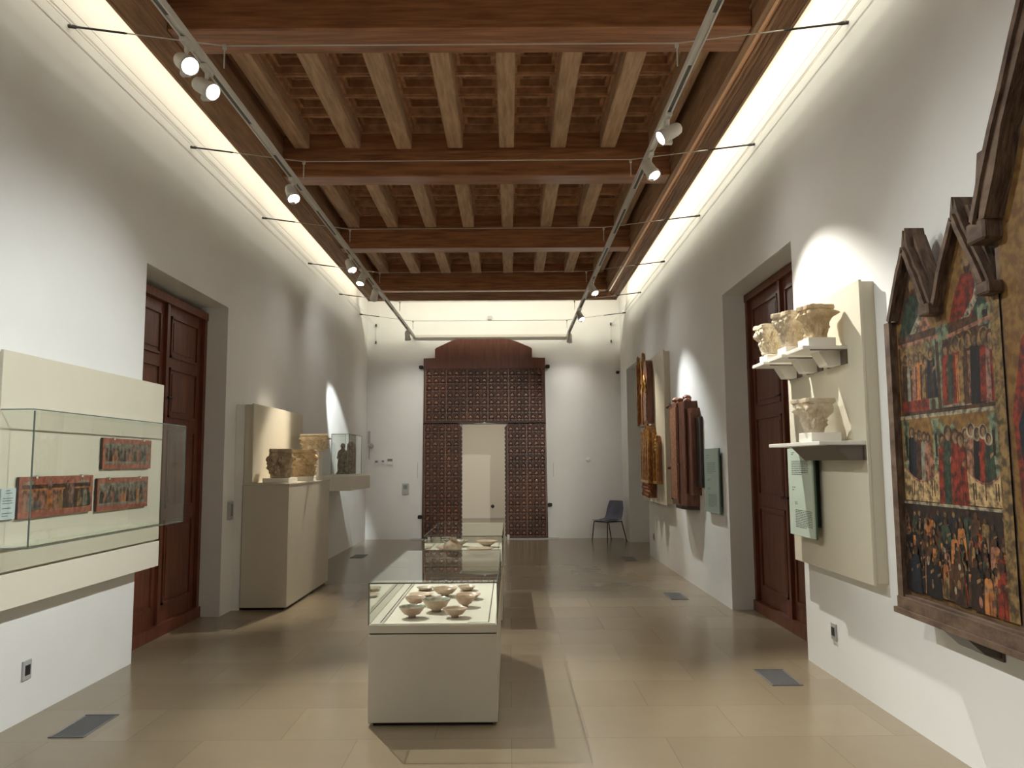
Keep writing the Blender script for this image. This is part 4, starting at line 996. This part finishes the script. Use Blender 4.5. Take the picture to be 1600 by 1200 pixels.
# ------------------------------------------------------------ floor showcases
def showcase(y0, y1, label):
    x0, x1 = -.882, -.085
    r = thing('floor_showcase', ((x0 + x1) / 2, (y0 + y1) / 2, 0), label, 'showcase', 'low glass-topped showcases down the middle of the room')
    part(MB().box(x0, x1, y0, y1, .022, .548, bev=.003), 'body', cream, r)
    part(MB().box(x0 + .006, x1 - .006, y0 + .006, y1 - .006, .548, .556), 'shadow_gap', black, r)
    part(MB().box(x0, x1, y0, y1, .556, .606, bev=.002), 'upper_rim', cream, r)
    part(MB().box(x0 + .03, x1 - .03, y0 + .03, y1 - .03, 0, .022), 'recessed_base', black, r)
    d = part(MB().box(x0 + .012, x1 - .012, y0 + .012, y1 - .012, .6065, .612), 'display_bed', sheet, r)
    l = MB(); a, b, c, e = x0 + .067, x1 - .055, y0 + .04, y1 - .04
    l.box(a - .003, a + .003, c, e, .612, .6135); l.box(b - .003, b + .003, c, e, .612, .6135); l.box(b - .13, b, c - .003, c + .003, .612, .6135)
    sub(l, 'inlaid_line', case_line, d)
    case_panes(r, x0, x1, y0, y1, .606, .855, ('x0', 'x1', 'y0', 'y1'), t=.007, m=pane_top)
    e = MB(); s = .0028
    for x in (x0, x1):
        for y in (y0, y1): e.box(x - s, x + s, y - s, y + s, .606, .862)
        e.box(x - s, x + s, y0, y1, .857, .864)
    for y in (y0, y1): e.box(x0, x1, y - s, y + s, .857, .864)
    part(e, 'pane_edges', pane_edge, r)
showcase(5.02, 6.88, 'low glass-topped showcase of bowls nearest the viewer')
showcase(8.17, 10.05, 'second low glass-topped showcase, farther down the room')
BZ = .6125
def bowl(px, py, rpx, hpx, m, mi, label, flare=1.0, foot=.3, name='ceramic_bowl'):
    d = 1235 * (1.6 - BZ) / (py - 723.5); x = (px - 797) / 1235 * d; R = rpx / 1235 * d; H = max(hpx / 1235 * d, .02)
    r = thing(name, (x, d, BZ), label, 'bowl' if name == 'ceramic_bowl' else 'dish', 'ceramics in the nearest showcase')
    f_ = R * foot
    out = [(0, .004), (f_ * .8, .004), (f_, 0), (f_ * .95, H * .14), (f_ * 1.05, H * .2), (R * (.30 + foot), H * .34), (R * .80, H * .60), (R * .93, H * .82), (R, H * .97), (R * 1.0, H)]
    inn = [(R * .97, H), (R * .90, H * .84), (R * .76, H * .64), (R * .5, H * .42), (R * .2, H * .33), (0, H * .32)]
    a = MB().lathe(out, m, 40).build('outer_wall', m); a.parent = r
    b = MB().lathe([out[-1]] + inn, mi, 40).build('glazed_inside', mi); b.parent = r
bowl(646, 957, 20, 17, ceramic_pink, ceramic_green, 'front left bowl with green inside in the nearest showcase')
bowl(711.5, 957, 19, 14, ceramic_pink, ceramic, 'front right bowl in the nearest showcase')
bowl(683, 948, 22, 19, ceramic, ceramic_green, 'green glazed footed bowl in the centre of the nearest showcase', foot=.36)
bowl(651, 939, 16, 13, ceramic_pink, ceramic, 'small bowl directly behind the front left bowl')
bowl(727, 941.5, 16, 16, ceramic_pink, ceramic, 'deep bowl behind the front right bowl')
bowl(659, 925.5, 19, 4, ceramic, ceramic, 'flat cream dish behind the small left bowl', foot=.5, name='ceramic_dish')
bowl(732, 930, 19, 8, ceramic, ceramic_pink, 'shallow dish behind the deep right bowl', foot=.4, name='ceramic_dish')
bowl(696.5, 925.5, 19, 13, ceramic, ceramic, 'large bowl in the back row of the nearest showcase, centre')
bowl(666, 916.5, 13, 5, ceramic_pink, ceramic_green, 'small dark dish at the back left of the nearest showcase', foot=.5, name='ceramic_dish')
bowl(729.5, 917, 14, 7, ceramic, ceramic, 'pale dish at the back right of the nearest showcase', foot=.45, name='ceramic_dish')
def pot(x, y, prof, m, name, label, cat, extra=None):
    r = thing(name, (x, y, BZ), label, cat, 'ceramics in the second showcase'); a = MB().lathe(prof, m, 36).build('body', m); a.parent = r
    if extra:
        for nm, e_ in extra: q = e_.build(nm, m); q.parent = r; fixn(q)
pot(-.62, 8.62, [(0, 0), (.05, 0), (.06, .01), (.095, .06), (.10, .10), (.075, .145), (.04, .165), (.035, .19), (.045, .205), (.038, .205), (.03, .19), (0, .15)], ceramic, 'ceramic_jug', 'round handled jug in the second showcase', 'jug',
    [('handle', MB().tube([(-.075, 0, .14), (-.12, 0, .16), (-.12, 0, .20), (-.04, 0, .195)], .010)), ('spout', MB().tube([(.08, 0, .12), (.13, 0, .17)], [.016, .008]))])
plate = [(0, .004), (.05, 0), (.06, .006), (.12, .022), (.155, .034), (.155, .04), (.12, .03), (.05, .014), (0, .012)]
pot(-.30, 8.62, plate, ceramic, 'ceramic_plate', 'pale plate at the right front of the second showcase', 'plate')
pot(-.34, 9.05, plate, ceramic, 'ceramic_plate', 'pale plate just behind the front plate in the second showcase', 'plate')
pot(-.70, 9.16, plate, ceramic_pink, 'ceramic_plate', 'rosy plate behind the jug in the second showcase', 'plate')
pot(-.28, 9.5, [(0, 0), (.04, 0), (.05, .02), (.10, .05), (.13, .075), (.125, .075), (.09, .05), (0, .03)], ceramic, 'ceramic_bowl', 'pale bowl at the back right of the second showcase', 'bowl')
pot(-.62, 9.55, [(0, 0), (.04, 0), (.05, .02), (.10, .05), (.13, .075), (.125, .075), (.09, .05), (0, .03)], ceramic_green, 'ceramic_bowl', 'greenish bowl at the back left of the second showcase', 'bowl')

# ------------------------------------------------------------ chair
ch = thing('plastic_chair', (2.02, 16.38, 0), 'blue grey plastic shell chair with thin metal legs by the end wall', 'chair', rz=math.radians(38))
# local: faces -x
W = .25; nU, nV = 14, 26
def shell(u, v):      # u -1..1 across (y), v 0..1 from the front lip to the top of the back
    if v < .5:
        t = v / .5; x = -.26 + .42 * t; z = .435 - .03 * math.sin(PI * t) - .02 * (1 - t) ** 3
    else:
        t = (v - .5) / .5; a = t; x = .16 + .035 * math.sin(PI * .5 * min(1, a * 3)) + .085 * a; z = .435 + .38 * a ** 1.02 - (.0 if a > 0 else 0)
    wd = W * (1 - .10 * abs(v - .25)) * (1 - (.16 * max(0, v - .8) / .2) ** 1)
    curl = .045 * abs(u) ** 3
    if v < .5: z += curl * (.3 + v)
    else: x -= curl * 1.4
    return (x, u * wd, z)
vs = [shell(-1 + 2 * i / nU, j / nV) for j in range(nV + 1) for i in range(nU + 1)]
fs = [(j * (nU + 1) + i, j * (nU + 1) + i + 1, (j + 1) * (nU + 1) + i + 1, (j + 1) * (nU + 1) + i) for j in range(nV) for i in range(nU)]
s_ = MB().add(vs, fs, chair_shell, True).build('seat_shell', chair_shell); s_.parent = ch
md = s_.modifiers.new('t', 'SOLIDIFY'); md.thickness = .008; md = s_.modifiers.new('s', 'SUBSURF'); md.levels = 1; md.render_levels = 1
for a, b in (((-.24, -.19, .40), (-.275, -.22, 0)), ((-.24, .19, .40), (-.275, .22, 0)), ((.17, -.19, .40), (.275, -.22, 0)), ((.17, .19, .40), (.275, .22, 0))):
    o = MB().tube([a, b], .0115, chair_metal, 10).build('leg', chair_metal); o.parent = ch
o = MB().tube([(-.24, -.19, .40), (.17, -.19, .40)], .0115, chair_metal, 10).tube([(-.24, .19, .40), (.17, .19, .40)], .0115, chair_metal, 10).tube([(-.24, -.19, .40), (-.24, .19, .40)], .0115, chair_metal, 10).tube([(.10, -.19, .40), (.10, .19, .40)], .0115, chair_metal, 10).build('seat_frame', chair_metal); o.parent = ch

# ------------------------------------------------------------ camera
f_px, pit, yaw, rol = 1235.4, .0996, .0031, -.0063
cy, sy = math.cos(yaw), math.sin(yaw); cp, sp_ = math.cos(pit), math.sin(pit)
right0 = Vector((cy, -sy, 0)); fwd = Vector((cp * sy, cp * cy, sp_)); up0 = Vector((-sp_ * sy, -sp_ * cy, cp))
cr_, sr = math.cos(rol), math.sin(rol)
right = right0 * cr_ + up0 * sr; up = -right0 * sr + up0 * cr_
cam = bpy.data.cameras.new('camera'); co = bpy.data.objects.new('camera', cam); col.objects.link(co)
M = Matrix((right, up, -fwd)).transposed().to_4x4(); M.translation = Vector((0, 0, 1.6)); co.matrix_world = M
cam.sensor_width = 36; cam.lens = f_px / 1600 * 36; cam.clip_start = .05
sc.camera = co
wd = bpy.data.worlds.new('world'); sc.world = wd; wd.use_nodes = True
wd.node_tree.nodes['Background'].inputs[0].default_value = (.02, .02, .02, 1); wd.node_tree.nodes['Background'].inputs[1].default_value = .2
sc.view_settings.view_transform = 'Standard'; sc.view_settings.look = 'None'; sc.view_settings.gamma = 1; sc.view_settings.exposure = 2.12
sc.cycles.transparent_max_bounces = 32; sc.cycles.max_bounces = 10; sc.cycles.diffuse_bounces = 6
